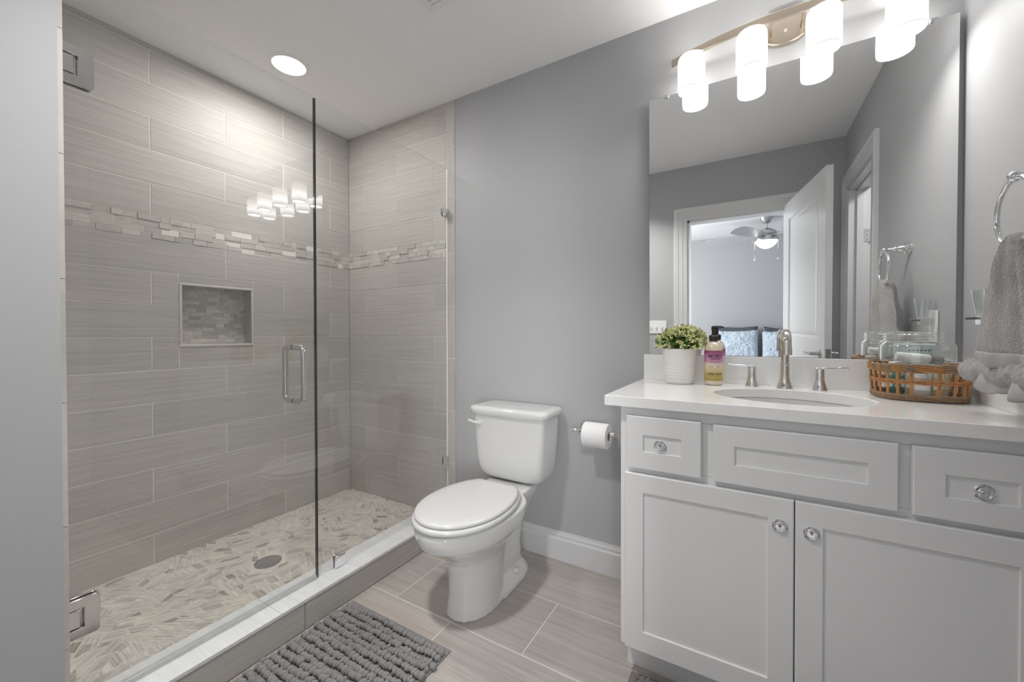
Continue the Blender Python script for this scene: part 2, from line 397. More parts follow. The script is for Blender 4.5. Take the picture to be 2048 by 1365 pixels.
for a in ((-NY1, -NY0, NZ0, NZ0+t_), (-NY1, -NY0, NZ1-t_, NZ1), (-NY1, -NY1+t_, NZ0+t_, NZ1-t_), (-NY0-t_, -NY0, NZ0+t_, NZ1-t_)): box(bm, -0.004, 0.004, a[0], a[1], a[2], a[3])
put('niche_trim', bm, M['niche_trim'], wl, bevel=0.003)
# back wall: painted part + tiled part in one wall
bm = B(); TE = 0.944
box(bm, TE, XR+0.12, 0.0, 0.12, ZF-0.05, ZC+0.1, 3); box(bm, -0.01, TE, 0.006, 0.12, -0.1, ZC+0.1, 3)
PA = lambda u, v, d: (u, 0.0046-d, v)
quad(bm, [PA(0, 0, 0.0045), PA(TE-.002, 0, 0.0045), PA(TE-.002, ZC, 0.0045), PA(0, ZC, 0.0045)])
ra = rows_rects(ZL, [1-p for p in par1], 0, 0.874, 0.1598, HALF)+rows_rects(ZL2, [1-p for p in par2], 0, 0.874, 0.1598, HALF)
tiles(bm, ra, PA, th=0.0066)
tiles(bm, mosaic_rects(0, 0.874, g0, ZL[-1], 4, 0.03, 0.10), PA, th=0.005, g=0.0004, mi=2, jit=0.006)
zz = [1.865+0.3087*k for k in range(-7, 3)]
tiles(bm, [(0.874, TE, max(0, a), min(ZC, b), 1) for a, b in zip(zz, zz[1:]) if b > 0 and a < ZC], PA, th=0.0068)
wb = struct('wall_back', bm, [M['grout'], M['tile'], M['mosaic'], M['wall']])
# shower end wall: tiled inside, painted front
bm = B()
box(bm, -0.16, XC, YR-0.12, YW-0.009, ZF-0.05, ZC+0.1, 2)
PE = lambda u, v, d: (u, YW-0.009+d, v)
quad(bm, [PE(0, 0, 0.006), PE(XC-.001, 0, 0.006), PE(XC-.001, ZC, 0.006), PE(0, ZC, 0.006)])
tiles(bm, rows_rects([ZC]+[2.257-S*k for k in range(0, 15)]+[0], [k % 2 for k in range(17)], 0, 0.874, 0.16, HALF), PE, th=0.008)
zz = [0.302+0.3065*k for k in range(-2, 8)]
tiles(bm, [(0.874, XC, max(ZF, a), min(ZC, b), 1) for a, b in zip(zz, zz[1:])], PE, th=0.009, g=0.0007)
struct('wall_front', bm, [M['grout'], M['tile'], M['wall']])
# floors
bm = B()
FX0, FX1 = XC-0.15, XR+0.12
box(bm, FX0, FX1, YR-0.12, 0.12, ZF-0.1, ZF-0.003, 0)
fr = []
for k in range(0, 8):
    y1, y0 = -HALF*k, -HALF*(k+1); j0 = 1.115 if k % 2 == 1 else 1.413-0.617
    cuts = [FX0]+[j0+0.6174*i for i in range(0, 5) if FX0+.02 < j0+0.6174*i < FX1-.02]+[FX1]
    fr += [(a, b, max(y0, YR-0.1), y1) for a, b in zip(cuts, cuts[1:]) if y1 > YR-0.1]
tiles(bm, fr, lambda u, v, d: (u, v, ZF-0.006+d), th=0.006, g=0.0014, toneamp=1.2)
quad(bm, [(FX0, YR-.1, ZF-0.0012), (FX1, YR-.1, ZF-0.0012), (FX1, 0, ZF-0.0012), (FX0, 0, ZF-0.0012)])
struct('floor', bm, [M['grout'], M['ftile']])
# shower floor: shards, each one a cut polygon lying at its own angle
bm = B()
box(bm, -0.01, XG-0.03, YW-0.01, 0.01, -0.1, -0.0006, 0)
uvl = bm.loops.layers.uv.new('uv'); tl = bm.loops.layers.float_color.new('tone')
def clip_poly(poly, n, c):
    out = []
    for i in range(len(poly)):
        p, q = poly[i], poly[(i+1) % len(poly)]
        dp, dq = p[0]*n[0]+p[1]*n[1]-c, q[0]*n[0]+q[1]*n[1]-c
        if dp <= 0: out.append(p)
        if (dp < 0 < dq) or (dq < 0 < dp):
            t = dp/(dp-dq); out.append((p[0]+(q[0]-p[0])*t, p[1]+(q[1]-p[1])*t))
    return out
# patches (coarse voronoi) each laid in strips at its own angle
seeds = [(R_.uniform(-0.05, 0.9), R_.uniform(-1.6, 0.05), R_.choice([0, 1, 2, 3, 4, 5])*PI/6+R_.uniform(-.15, .15)) for _ in range(120)]
DR = (0.45, -0.795, 0.06)
for i, (sx, sy, ang) in enumerate(seeds):
    cell = [(0.002, YW+0.002), (XG-0.06, YW+0.002), (XG-0.06, -0.002), (0.002, -0.002)]
    for j, (tx, ty, _) in enumerate(seeds):
        if j == i or (tx-sx)**2+(ty-sy)**2 > 0.16: continue
        n = (tx-sx, ty-sy); cell = clip_poly(cell, n, ((tx*tx+ty*ty)-(sx*sx+sy*sy))/2)
        if len(cell) < 3: break
    if len(cell) < 3: continue
    ca, sa = math.cos(ang), math.sin(ang); sk = R_.choice([-0.6, 0.6, 0.35])
    v = -0.3
    while v < 0.3:
        hgt = R_.uniform(0.026, 0.042); u = -0.3+R_.uniform(0, 0.05)
        while u < 0.3:
            L = R_.uniform(0.045, 0.095)
            pc = cell
            gg = 0.0016
            # strip bounds in the rotated frame
            for (nx, ny, c) in ((ca, sa, u+L-gg), (-ca, -sa, -u-gg)):
                nx2, ny2 = nx-math.copysign(1, nx*ca+ny*sa)*sk*(-sa), ny-math.copysign(1, nx*ca+ny*sa)*sk*ca
                pc = clip_poly(pc, (nx2, ny2), c+nx2*sx+ny2*sy)
                if len(pc) < 3: break
            if len(pc) >= 3: pc = clip_poly(pc, (-sa, ca), v+hgt-gg-sa*sx+ca*sy)
            if len(pc) >= 3: pc = clip_poly(pc, (sa, -ca), -v-gg+sa*sx-ca*sy)
            if len(pc) >= 3:
                cx_ = sum(p[0] for p in pc)/len(pc); cy_ = sum(p[1] for p in pc)/len(pc)
                ar = abs(sum(pc[k][0]*pc[(k+1) % len(pc)][1]-pc[(k+1) % len(pc)][0]*pc[k][1] for k in range(len(pc))))/2
                if ar > 2.5e-5 and math.hypot(cx_-DR[0], cy_-DR[1]) > DR[2]+0.008:
                    tn = min(1, max(0, R_.gauss(0.55, 0.3))); ou = R_.uniform(0, 30)
                    sh = 0.93
                    top = [bm.verts.new((cx_+(p[0]-cx_)*sh, cy_+(p[1]-cy_)*sh, 0.0)) for p in pc]; f = bm.faces.new(top); f.material_index = 1
                    for l in f.loops:
                        x, y = l.vert.co.x, l.vert.co.y; l[uvl].uv = (x*ca+y*sa+ou, -x*sa+y*ca+ou); l[tl] = (tn, tn, tn, 1)
            u += L
        v += hgt
struct('floor_shower', bm, [M['shgrout'], M['shard']])
# ceiling with the can-light hole covered by the fixture
struct('ceiling', bx(-0.16, XR+0.12, YR-0.12, 0.12, ZC, ZC+0.1), M['ceil'])
# curb: tiled riser + pale marble sill
bm = B()
box(bm, 0.815, XC-0.006, YW-0.0, 0.0, ZF-0.003, 0.062, 0)
tiles(bm, [(0.317, 0.93, ZF+.001, 0.064), (0, 0.317, ZF+.001, 0.064), (0.93, -YW, ZF+.001, 0.064)], lambda u, v, d: (XC-0.006+d, -u, v))
tiles(bm, [(0.3, 0.9, 0, 0.064), (0, 0.3, 0, 0.064), (0.9, -YW, 0, 0.064)], lambda u, v, d: (0.815-d, -u, v), th=0.005)
curb = struct('trim_1', bm, [M['grout'], M['tile']])
bm = B()
tiles(bm, [(-0.0, 0.47, 0.808, 0.968), (0.47, 1.02, 0.808, 0.968), (1.02, -YW, 0.808, 0.968)], lambda u, v, d: (v, -u, 0.0625+d), th=0.0125, g=0.0004, mi=0)
put('sill', bm, M['slab'], curb)
# right wall with the side doorway, rear wall with the bedroom doorway
SD0, SD1, SDZ = -1.80, -1.12, 2.04
bm = B()
for a in ((SD1, 0.12, ZF-0.05, ZC+0.1), (YR-0.12, SD0, ZF-0.05, ZC+0.1), (SD0, SD1, SDZ, ZC+0.1)): box(bm, XR, XR+0.12, *a)
struct('wall_right', bm, M['wall'])
DX0, DX1, DZ = 1.957, 2.665, 1.985
bm = B()
for a in ((XC-0.2, DX0, ZF-0.05, ZC+0.1), (DX1, XR+0.12, ZF-0.05, ZC+0.1), (DX0, DX1, DZ, ZC+0.1)): box(bm, a[0], a[1], YR-0.12, YR, a[2], a[3])
struct('wall_rear', bm, M['wall'])
# bedroom beyond and the little room behind the side door
YB = -5.35
struct('floor_bedroom', bx(-0.1, 4.6, YB-0.1, YR-0.12, ZF-0.1, ZF), M['carpet'])
struct('ceiling_bedroom', bx(-0.1, 4.6, YB-0.1, YR-0.12, ZC, ZC+0.1), M['ceil'])
struct('wall_bedroom_far', bx(-0.1, 4.6, YB-0.1, YB, ZF, ZC), M['wall'])
struct('wall_bedroom_left', bx(-0.1, 0, YB, YR-0.12, ZF, ZC), M['wall'])
struct('wall_bedroom_right', bx(4.5, 4.6, YB, YR-0.12, ZF, ZC), M['wall'])
bm = B(); box(bm, 3.13, 4.5, -2.1, -2.025, ZF, ZC); box(bm, 4.2, 4.3, -2.1, 0.1, ZF, ZC); box(bm, 3.13, 4.3, -0.6, -0.5, ZF, ZC)
struct('wall_closet', bm, M['wall'])
struct('floor_closet', bx(XR+0.12, 4.3, -2.1, -0.5, ZF-0.1, ZF), M['carpet'])
struct('ceiling_closet', bx(XR+0.12, 4.3, -2.1, -0.5, ZC, ZC+0.1), M['ceil'])

# baseboards: profiled
def baseboard(name, p0, p1, n, h=0.142, t=0.016):
    """from p0 to p1 along a wall, n = outward normal (2D)"""
    prof = [(0, 0), (t, 0), (t, h*0.72), (t*0.9, h*0.75), (t*0.55, h*0.78), (t*0.62, h*0.82), (t*0.62, h*0.87), (t*0.35, h*0.93), (t*0.3, h), (0, h)]
    bm = B(); loft(bm, [[(p[0]+n[0]*a, p[1]+n[1]*a, ZF+b) for a, b in prof] for p in (p0, p1)])
    return struct(name, bm, M['trim'])
baseboard('baseboard_back', (XC+0.002, -0.0005), (2.056, -0.0005), (0, -1))
baseboard('baseboard_left', (XC+0.0005, YW-0.02), (XC+0.0005, YR+0.001), (1, 0))
baseboard('baseboard_rear', (XC+0.02, YR+0.0005), (DX0-0.11, YR+0.0005), (0, 1))
baseboard('baseboard_right', (XR-0.0005, -0.56), (XR-0.0005, SD1+0.12), (-1, 0))

# door casings (profiled boards) and jambs
def casing_board(bm, axis, a0, a1, b0, b1, face, out, wdt_dir, long='z'):
    pass
def casing(name, plane, wall, sgn, o0, o1, top, wd=0.108):
    """picture-frame casing round an opening; plane 'y' -> opening along x on a y=wall face, 'x' likewise; mitred, stepped profile"""
    prof = [(0, 0.0), (0, 0.010), (0.010, 0.013), (0.3, 0.013), (0.34, 0.017), (0.62, 0.017), (0.66, 0.021), (0.93, 0.023), (1.0, 0.018), (1.0, 0.0)]
    rings = []
    for (cx_, cz_, dx_, dz_) in ((o0, ZF, -1, 0), (o0, top, -1, 1), (o1, top, 1, 1), (o1, ZF, 1, 0)):
        ring = []
        for s_, d_ in prof:
            s2 = s_*wd if s_ != 0.010 else 0.006
            a, z, dd = cx_+dx_*s2, cz_+dz_*s2, wall+sgn*d_
            ring.append((a, dd, z) if plane == 'y' else (dd, a, z))
        rings.append(ring)
    bm = B(); loft(bm, rings)
    return struct(name, bm, M['trim'])
casing('trim_2', 'y', YR, 1, DX0, DX1, DZ)
casing('trim_3', 'x', XR, -1, SD0, SD1, SDZ, wd=0.10)
bm = B(); box(bm, DX0-.001, DX0+0.016, YR-0.12, YR, ZF, DZ); box(bm, DX1-0.016, DX1+.001, YR-0.12, YR, ZF, DZ); box(bm, DX0, DX1, YR-0.12, YR, DZ-0.016, DZ+.001)
struct('trim_4', bm, M['trim'])
bm = B(); box(bm, XR, XR+0.12, SD0-.001, SD0+0.016, ZF, SDZ); box(bm, XR, XR+0.12, SD1-0.016, SD1+.001, ZF, SDZ); box(bm, XR, XR+0.12, SD0, SD1, SDZ-0.016, SDZ)
box(bm, XR+0.045, XR+0.08, SD0+0.016, SD0+0.028, ZF, SDZ-0.016); box(bm, XR+0.045, XR+0.08, SD0+0.016, SD1-0.016, SDZ-0.028, SDZ-0.016)
jm = struct('trim_5', bm, M['trim'])
hz = 1.70
bm = B(); box(bm, XR+0.082, XR+0.119, SD0+0.016, SD0+0.0185, hz-0.045, hz+0.045)
hg = put('hinge', bm, M['chrome'], jm, bevel=0.0008)
bm = B(); lathe(bm, [(0.006, -0.046), (0.006, 0.046)], (XR+0.124, SD0+0.022, hz), seg=12)
for dz in (-0.03, 0, 0.03): ball(bm, (XR+0.1, SD0+0.0185, hz+dz), 0.004, 1)
put('hinge_pin', bm, M['steel'], hg, smooth=True)

# ------------------------------------------------------------------ bathroom door leaf (seen in the mirror)
HX, HY = 2.645, -1.885
FX_, FY_ = 2.79, -1.05
dv = Vector((FX_-HX, FY_-HY, 0)); DWd = dv.length; dang = math.atan2(dv.y, dv.x)
door = bpy.data.objects.new('door_1', None); COL.objects.link(door); door.location = (HX, HY, ZF); door.rotation_euler = (0, 0, dang); door['kind'] = 'structure'
OFF[door] = Vector((0, 0, 0))
def local(o, parent): o.parent = parent; o.location = (0, 0, 0); return o
bm = B(); DH = 2.045; T = 0.035
# leaf built in its own frame: x along the leaf, y thickness (0..-T), z up; recessed panels on both faces
def panel_face(bm, y, sgn, panels, x0, x1, z0, z1, mold=0.02, depth=0.009):
    xs = sorted({x0, x1}|{p[0] for p in panels}|{p[1] for p in panels})
    zs = sorted({z0, z1}|{p[2] for p in panels}|{p[3] for p in panels})
    for a, b in zip(xs, xs[1:]):
        for c, d in zip(zs, zs[1:]):
            inp = [p for p in panels if p[0] <= a and b <= p[1] and p[2] <= c and d <= p[3]]
            if inp: continue
            quad(bm, [(a, y, c), (b, y, c), (b, y, d), (a, y, d)])
    for (a, b, c, d) in panels:
        levels = [(0, 0), (mold*0.35, depth*0.9), (mold, depth), (mold*1.3, depth*0.55), (mold*2.4, depth*0.3)]
        rings = [[bm.verts.new((x, y+sgn*dd, z)) for x, z in ((a+m, c+m), (b-m, c+m), (b-m, d-m), (a+m, d-m))] for m, dd in levels]
        for p, q in zip(rings, rings[1:]):
            for i in range(4): j = (i+1) % 4; bm.faces.new((p[i], p[j], q[j], q[i]))
        bm.faces.new(rings[-1])
pans = [(0.12, DWd-0.12, 0.22, 0.90), (0.12, DWd-0.12, 1.06, DH-0.13)]
panel_face(bm, 0, -1, pans, 0, DWd, 0.012, DH); panel_face(bm, -T, 1, pans, 0, DWd, 0.012, DH)
for x in (0, DWd): quad(bm, [(x, 0, 0.012), (x, -T, 0.012), (x, -T, DH), (x, 0, DH)])
for z in (0.012, DH): quad(bm, [(0, 0, z), (DWd, 0, z), (DWd, -T, z), (0, -T, z)])
bmesh.ops.remove_doubles(bm, verts=bm.verts, dist=1e-5)
local(put('leaf', bm, M['trim']), door)
for sg, yy in ((1, 0), (-1, -T)):
    bm = B(); lathe(bm, [(0.026, 0), (0.026, 0.006), (0.012, 0.012), (0.010, 0.045), (0.012, 0.05), (0.004, 0.054)], (DWd-0.07, yy, 0.975), (0, sg, 0), 24)
    tube(bm, [(DWd-0.07, yy+sg*0.045, 0.975), (DWd-0.10, yy+sg*0.047, 0.978), (DWd-0.14, yy+sg*0.045, 0.972), (DWd-0.18, yy+sg*0.046, 0.975)], [0.009, 0.008, 0.007, 0.008], 10)
    local(put('door_handle', bm, M['steel'], smooth=True), door)
bm = B(); box(bm, DWd-0.0005, DWd+0.0015, -T+0.005, -0.005, 0.945, 1.005)
local(put('latch_plate', bm, M['steel']), door)

# ------------------------------------------------------------------ shower glass
SPL = -0.828
door_g = empty('shower_door', (XG, -1.16, 0.075), 'clear frameless glass shower door hinged on the end wall, with a chrome pull', 'shower door')
bm = bx(XG-0.005, XG+0.005, YW+0.006, SPL-0.003, 0.09, 2.047)
put('glass_pane', bm, M['glass'], door_g)
put('edge', bx(XG-0.005, XG+0.005, SPL-0.003, SPL-0.0022, 0.09, 2.047), M['glass_edge'], door_g)
put('top_edge', bx(XG+0.0035, XG+0.005, YW+0.006, SPL-0.003, 2.0471, 2.0482), M['glass_top'], door_g)
put('sweep', bx(XG-0.008, XG+0.008, YW+0.008, SPL-0.004, 0.077, 0.094), glass_mat('vinyl_sweep', (0.86, 0.86, 0.86), 1.0, 0.35, 0.05), door_g, bevel=0.002)
def pull():
    for sg in (1, -1):
        x0 = XG+sg*0.005; xr = XG+sg*0.062; yc = -0.917; z0, z1 = 0.822, 1.032; r = 0.022
        pts = [(x0, yc, z0)]+[(xr-sg*r+sg*r*math.sin(t), yc, z0+r-r*math.cos(t)) for t in [i*PI/12 for i in range(0, 7)]]
        pts += [(xr-sg*r+sg*r*math.cos(t), yc, z1-r+r*math.sin(t)) for t in [i*PI/12 for i in range(0, 7)]]+[(x0, yc, z1)]
        bm = B(); tube(bm, pts, 0.0108, 16); put('pull_handle', bm, M['pull'], door_g, smooth=True)
        for z in (z0, z1):
            pass
pull()
def hinge(zc):
    y0, y1, h = YW+0.004, -1.466, 0.052
    for sg in (1, -1):
        x0, x1 = XG+sg*0.005, XG+sg*0.014
        c = 0.006
        poly = [(y0, zc-h), (y1-c, zc-h), (y1, zc-h+c), (y1+0.0, zc+h-c), (y1-c, zc+h), (y0, zc+h), (y0, zc+0.026), (y0+0.036, zc+0.026), (y0+0.036, zc-0.026), (y0, zc-0.026)]
        bm = B(); prism(bm, poly, min(x0, x1), max(x0, x1), 'x'); o = put('hinge', bm, M['hinge'], door_g, bevel=0.0015)
        bm = B(); box(bm, min(x0, x1), max(x0, x1)-0.001, y0-0.003, y0+0.030, zc-0.024, zc+0.024); put('knuckle', bm, M['hinge'], o, bevel=0.002)
    put('wall_plate', bx(XG-0.028, XG+0.028, YW+0.0002, YW+0.005, zc-h, zc+h), M['hinge'], door_g, bevel=0.001)
hinge(1.79); hinge(0.332)
pan = empty('glass_panel', (XG, -0.41, 0.075), 'clear fixed glass panel of the shower beside the toilet, held by small clips', 'glass panel')
put('glass_pane', bx(XG-0.005, XG+0.005, SPL+0.003, -0.0025, 0.0765, 2.047), M['glass'], pan)
put('edge', bx(XG-0.005, XG+0.005, SPL+0.0022, SPL+0.003, 0.0765, 2.047), M['glass_edge'], pan)
put('wall_edge', bx(XG-0.005, XG+0.005, -0.0035, -0.0026, 0.0765, 2.047), M['glass_top'], pan)
put('top_edge', bx(XG+0.0035, XG+0.005, SPL+0.003, -0.0025, 2.0471, 2.0482), M['glass_top'], pan)
for zc in (1.79, 0.34):
    bm = B(); box(bm, XG-0.014, XG-0.005, -0.046, -0.003, zc-0.023, zc+0.023); box(bm, XG+0.005, XG+0.014, -0.046, -0.003, zc-0.023, zc+0.023)
    put('wall_clip', bm, M['chrome'], pan, bevel=0.002)
bm = B(); box(bm, XG-0.014, XG-0.005, -0.752, -0.702, 0.0758, 0.128); box(bm, XG+0.005, XG+0.014, -0.752, -0.702, 0.0758, 0.128)
put('sill_clip', bm, M['chrome'], pan, bevel=0.003)
# drain
bm = B(); cx_, cy_ = DR[0], DR[1]
lathe(bm, [(0.056, 0.0), (0.056, 0.003), (0.050, 0.0035), (0.050, 0.001)], (cx_, cy_, 0), seg=40, cap=False)
dr = tag(put('shower_drain', bm, M['steel'], origin=(cx_, cy_, 0), smooth=True), 'round grey metal drain grate in the mosaic shower floor', 'drain')
bm = B(); lathe(bm, [(0.0505, 0.0003), (0.0505, 0.0006)], (cx_, cy_, 0), seg=40); put('pit_shade', bm, M['dark'], dr)  # flat dark disc: shade of the drain hole painted as colour
bm = B()
for k in range(-6, 7):
    d = k*0.008; L = math.sqrt(max(0, 0.0505**2-d*d))
    if L < 0.01: continue
    for s2 in (0.7071, -0.7071):
        c0 = Vector((cx_-d*s2*(1 if s2 > 0 else -1)*1.0, cy_+d*0.7071, 0.002)); dr_ = Vector((0.7071, 0.7071*(1 if s2 > 0 else -1), 0)); nn = Vector((-dr_.y, dr_.x, 0))
        c0 = Vector((cx_, cy_, 0.002))+nn*d
        quad(bm, [c0-dr_*L-nn*0.0022, c0+dr_*L-nn*0.0022, c0+dr_*L+nn*0.0022, c0-dr_*L+nn*0.0022])
put('grate', bm, mat('dull_grate_metal', (0.62, 0.62, 0.61), 0.5, 0.2), dr)

# ------------------------------------------------------------------ ceiling fixtures
can = empty('recessed_light', (0.413, -0.656, ZC), 'round white recessed light glowing in the shower ceiling', 'ceiling light')
bm = B(); lathe(bm, [(0.098, -0.0005), (0.098, -0.004), (0.086, -0.008), (0.076, -0.006), (0.074, -0.001), (0.074, -0.0005)], (0.413, -0.656, ZC), seg=48, cap=False); put('trim_ring', bm, M['white'], can, smooth=True)
bm = B(); lathe(bm, [(0.0755, -0.002), (0.0755, -0.004)], (0.413, -0.656, ZC), seg=48); put('lens', bm, M['dish'], can)
can = empty('recessed_light', (1.52, -1.38, ZC), 'added round white recessed light, a fill out of view in the ceiling between doorway and shower', 'ceiling light')  # made-up fixture to go with the added entry fill
bm = B(); lathe(bm, [(0.098, -0.0005), (0.098, -0.004), (0.086, -0.008), (0.076, -0.006), (0.074, -0.001), (0.074, -0.0005)], (1.52, -1.38, ZC), seg=48, cap=False); put('trim_ring', bm, M['white'], can, smooth=True)
bm = B(); lathe(bm, [(0.0755, -0.002), (0.0755, -0.004)], (1.52, -1.38, ZC), seg=48); put('lens', bm, M['dish'], can)
vent = empty('exhaust_vent', (1.41, -0.69, ZC), 'white square exhaust fan grille on the ceiling above the toilet', 'vent')
put('cover', bx(1.269, 1.55, -0.83, -0.556, ZC-0.018, ZC-0.0005), M['white'], vent, bevel=0.006)
bm = B()
for k in range(12): box(bm, 1.30, 1.52, -0.806+k*0.0195, -0.798+k*0.0195, ZC-0.0195, ZC-0.017)
put('louvre', bm, M['trim'], vent)

# ------------------------------------------------------------------ mirror, leaning slightly off the wall at the top
tilt = 0.015
MX0, MX1, MZ0, MZ1 = 2.040, 2.992, 0.9935, 2.096
mir = empty('wall_mirror', (2.516, -0.002, MZ0), 'large frameless rectangular mirror on the wall above the sink', 'mirror')
def my(z, d=0): return -0.003-(z-MZ0)*math.sin(tilt)-d
bm = B()
vsq = [[(x, my(z, d), z) for x, z in ((MX0, MZ0), (MX1, MZ0), (MX1, MZ1), (MX0, MZ1))] for d in (0, 0.005)]
fr_ = [bm.verts.new(p) for p in vsq[0]]; bk = [bm.verts.new(p) for p in vsq[1]]
bm.faces.new(fr_); bm.faces.new(bk)
for i in range(4): j = (i+1) % 4; bm.faces.new((fr_[i], fr_[j], bk[j], bk[i]))
put('mirror_glass', bm, M['mirror'], mir)
for x in (2.111, 2.932):
    bm = B(); box(bm, x-0.010, x+0.010, my(MZ1, 0.010), -0.0005, MZ1-0.0, MZ1+0.004); box(bm, x-0.010, x+0.010, my(MZ1, 0.011), my(MZ1, 0.0065), MZ1-0.009, MZ1+0.004)
    put('clip', bm, M['chrome'], mir, bevel=0.001)

# ------------------------------------------------------------------ vanity light
vl = empty('vanity_light', (2.535, 0, 2.2), 'four-shade vanity light on a curved brushed nickel bar above the mirror', 'wall light')
SHX = [(2.217, -0.088), (2.424, -0.113), (2.637, -0.113), (2.852, -0.082)]
ZS0, ZS1 = 2.052, 2.190
def bary(x): return -0.045-0.075*(1-((x-2.535)/0.39)**2)
pts = [(2.135+0.8*i/28, bary(2.135+0.8*i/28), 2.212) for i in range(29)]
bm = B(); loft(bm, [[(p[0], p[1]+a, p[2]+b) for a, b in ((-0.006, -0.012), (0.006, -0.012), (0.006, 0.016), (-0.006, 0.016))] for p in pts])
put('bar', bm, M['satin'], vl, bevel=0.002)
bm = B(); prism(bm, [(2.592, 2.300), (2.475, 2.300), (2.475, 2.192)]+[(2.5335-0.0585*math.cos(PI*i/12), 2.192-0.024*math.sin(PI*i/12)) for i in range(1, 12)]+[(2.592, 2.192)], -0.0005, -0.022, 'y'); box(bm, 2.475, 2.49, -0.115, -0.02, 2.205, 2.222); box(bm, 2.578, 2.592, -0.115, -0.02, 2.205, 2.222)
put('backplate', bm, M['satin'], vl, bevel=0.004)
for z_ in (2.215, 2.27):
    bm = B(); ball(bm, (2.5335, -0.024, z_), 0.006, 2); put('screw', bm, M['nickel'], vl, smooth=True)
for k, (sx, sy) in enumerate(SHX):
    bm = B(); lathe(bm, [(0.012, 0), (0.022, 0.004), (0.022, 0.010), (0.008, 0.014), (0.008, 0.026)], (sx, sy, ZS1-0.004), seg=20)
    put('socket', bm, M['satin'], vl, smooth=True)
    bm = B(); r = 0.050; hh = ZS1-ZS0
    lathe(bm, [(r-0.004, 0.0), (r-0.001, 0.0), (r, 0.002), (r, hh-0.014), (r-0.004, hh-0.004), (r-0.014, hh), (0.010, hh), (0.010, hh-0.004), (r-0.016, hh-0.005), (r-0.005, hh-0.014), (r-0.004, 0.0)], (sx, sy, ZS0), seg=40, cap=False)
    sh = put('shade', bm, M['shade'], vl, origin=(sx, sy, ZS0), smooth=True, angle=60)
    l = area('vanity_bulb', (sx, sy, ZS0+0.006), 0.088, P_SHADE, color=(1, 0.975, 0.94), spread=2.8)
    area('vanity_uplight_fill', (sx, sy-0.0, ZS1+0.003), 0.062, 0.8, rot=(PI, 0, 0), color=(1, 0.975, 0.94))  # added uplight above the closed shade, brightens the ceiling
    bm = B(); lathe(bm, [(0.012, 0.10), (0.016, 0.085), (0.026, 0.06), (0.028, 0.045), (0.02, 0.028), (0.004, 0.022)], (sx, sy, ZS0), seg=20); put('bulb', bm, M['dish'], vl, smooth=True)

# ------------------------------------------------------------------ vanity
van = empty('vanity_cabinet', (2.535, -0.27, ZF), 'white shaker vanity cabinet with two doors and two small drawers under the sink', 'cabinet')
CX0, CX1, YF = 2.058, XR-0.002, -0.525
bm = B()
ZT = 0.8498
box(bm, CX0, CX0+0.018, YF+0.018, -0.002, 0.068, ZT); box(bm, CX1-0.018, CX1, YF+0.018, -0.002, 0.068, ZT); box(bm, CX0+0.018, CX1-0.018, YF+0.018, -0.002, 0.068, 0.086); box(bm, CX0+.018, CX1-.018, -0.012, -0.002, 0.086, ZT)
put('body', bm, M['cab'], van)
bm = B()  # face frame
for a in ((CX0, CX0+0.04, 0.068, ZT), (CX1-0.04, CX1, 0.068, ZT), (2.2985, 2.335, 0.66, 0.815), (2.728, 2.762, 0.66, 0.815), (CX0+0.04, CX1-0.04, 0.8155, ZT), (CX0+0.04, CX1-0.04, 0.63, 0.6595), (CX0+0.04, CX1-0.04, 0.068, 0.10), (2.515, 2.5255, 0.10, 0.63), (2.5275, 2.54, 0.10, 0.63)):
    box(bm, a[0], a[1], YF, YF+0.018, a[2], a[3])
put('face_frame', bm, M['cab'], van, bevel=0.0006, segs=1)
put('kick_board', bx(CX0+0.006, CX1, -0.46, -0.445, ZF+0.0005, 0.068), M['cab'], van)
def shaker(name, x0, x1, z0, z1, px0, px1, pz0, pz1):
    bm = B(); y0 = YF-0.001; y1 = YF-0.020
    o = [(x0, z0), (x1, z0), (x1, z1), (x0, z1)]; c = 0.0025
    o2 = [(x0+c, z0+c), (x1-c, z0+c), (x1-c, z1-c), (x0+c, z1-c)]
    i_ = [(px0, pz0), (px1, pz0), (px1, pz1), (px0, pz1)]
    e = 0.002; i2 = [(px0+e, pz0+e), (px1-e, pz0+e), (px1-e, pz1-e), (px0+e, pz1-e)]
    rings = [[bm.verts.new((p[0], y, p[1])) for p in q] for q, y in ((o, y0), (o, y1+c), (o2, y1), (i_, y1), (i2, y1+0.0055))]
    bm.faces.new(rings[0])
    for p, q in zip(rings, rings[1:]):
        for i in range(4): j = (i+1) % 4; bm.faces.new((p[i], p[j], q[j], q[i]))
    bm.faces.new(rings[-1])
    return put(name, bm, M['cab'], van)
def ring_pull(par, x, z, ang=0, y=None):
    y = YF-0.020 if y is None else y
    bm = B(); lathe(bm, [(0.0185, 0), (0.0185, 0.002), (0.0165, 0.0035), (0.0150, 0.0022), (0.0135, 0.002)], (x, y, z), (0, -1, 0), 28)
    o = put('ring_pull', bm, M['chrome'], par, smooth=True)
    bm = B(); R = Matrix.Rotation(ang, 3, 'Y')
    ring = [Vector((0.0125*math.sin(t), -0.005-0.001*(1+math.cos(t)), 0.0125*math.cos(t)-0.001)) for t in [2*PI*i/24 for i in range(24)]]
    tube(bm, [Vector((x, y, z))+R@p for p in ring], 0.0018, 8, closed=True)
    tube(bm, [Vector((x, y, z))+R@Vector(p) for p in ((0, 0, 0.013), (0, -0.008, 0.013), (0, -0.012, 0.010), (0, -0.010, 0.004), (0, -0.006, -0.001))], [0.003, 0.0035, 0.004, 0.004, 0.002], 8)
    put('ring', bm, M['chrome'], o, smooth=True)
d1 = shaker('drawer', 2.080, 2.3005, 0.656, 0.822, 2.133, 2.245, 0.711, 0.765); ring_pull(d1, 2.184, 0.734, y=YF-0.0145)
shaker('false_front', 2.3315, 2.7315, 0.655, 0.819, 2.386, 2.676, 0.710, 0.764)
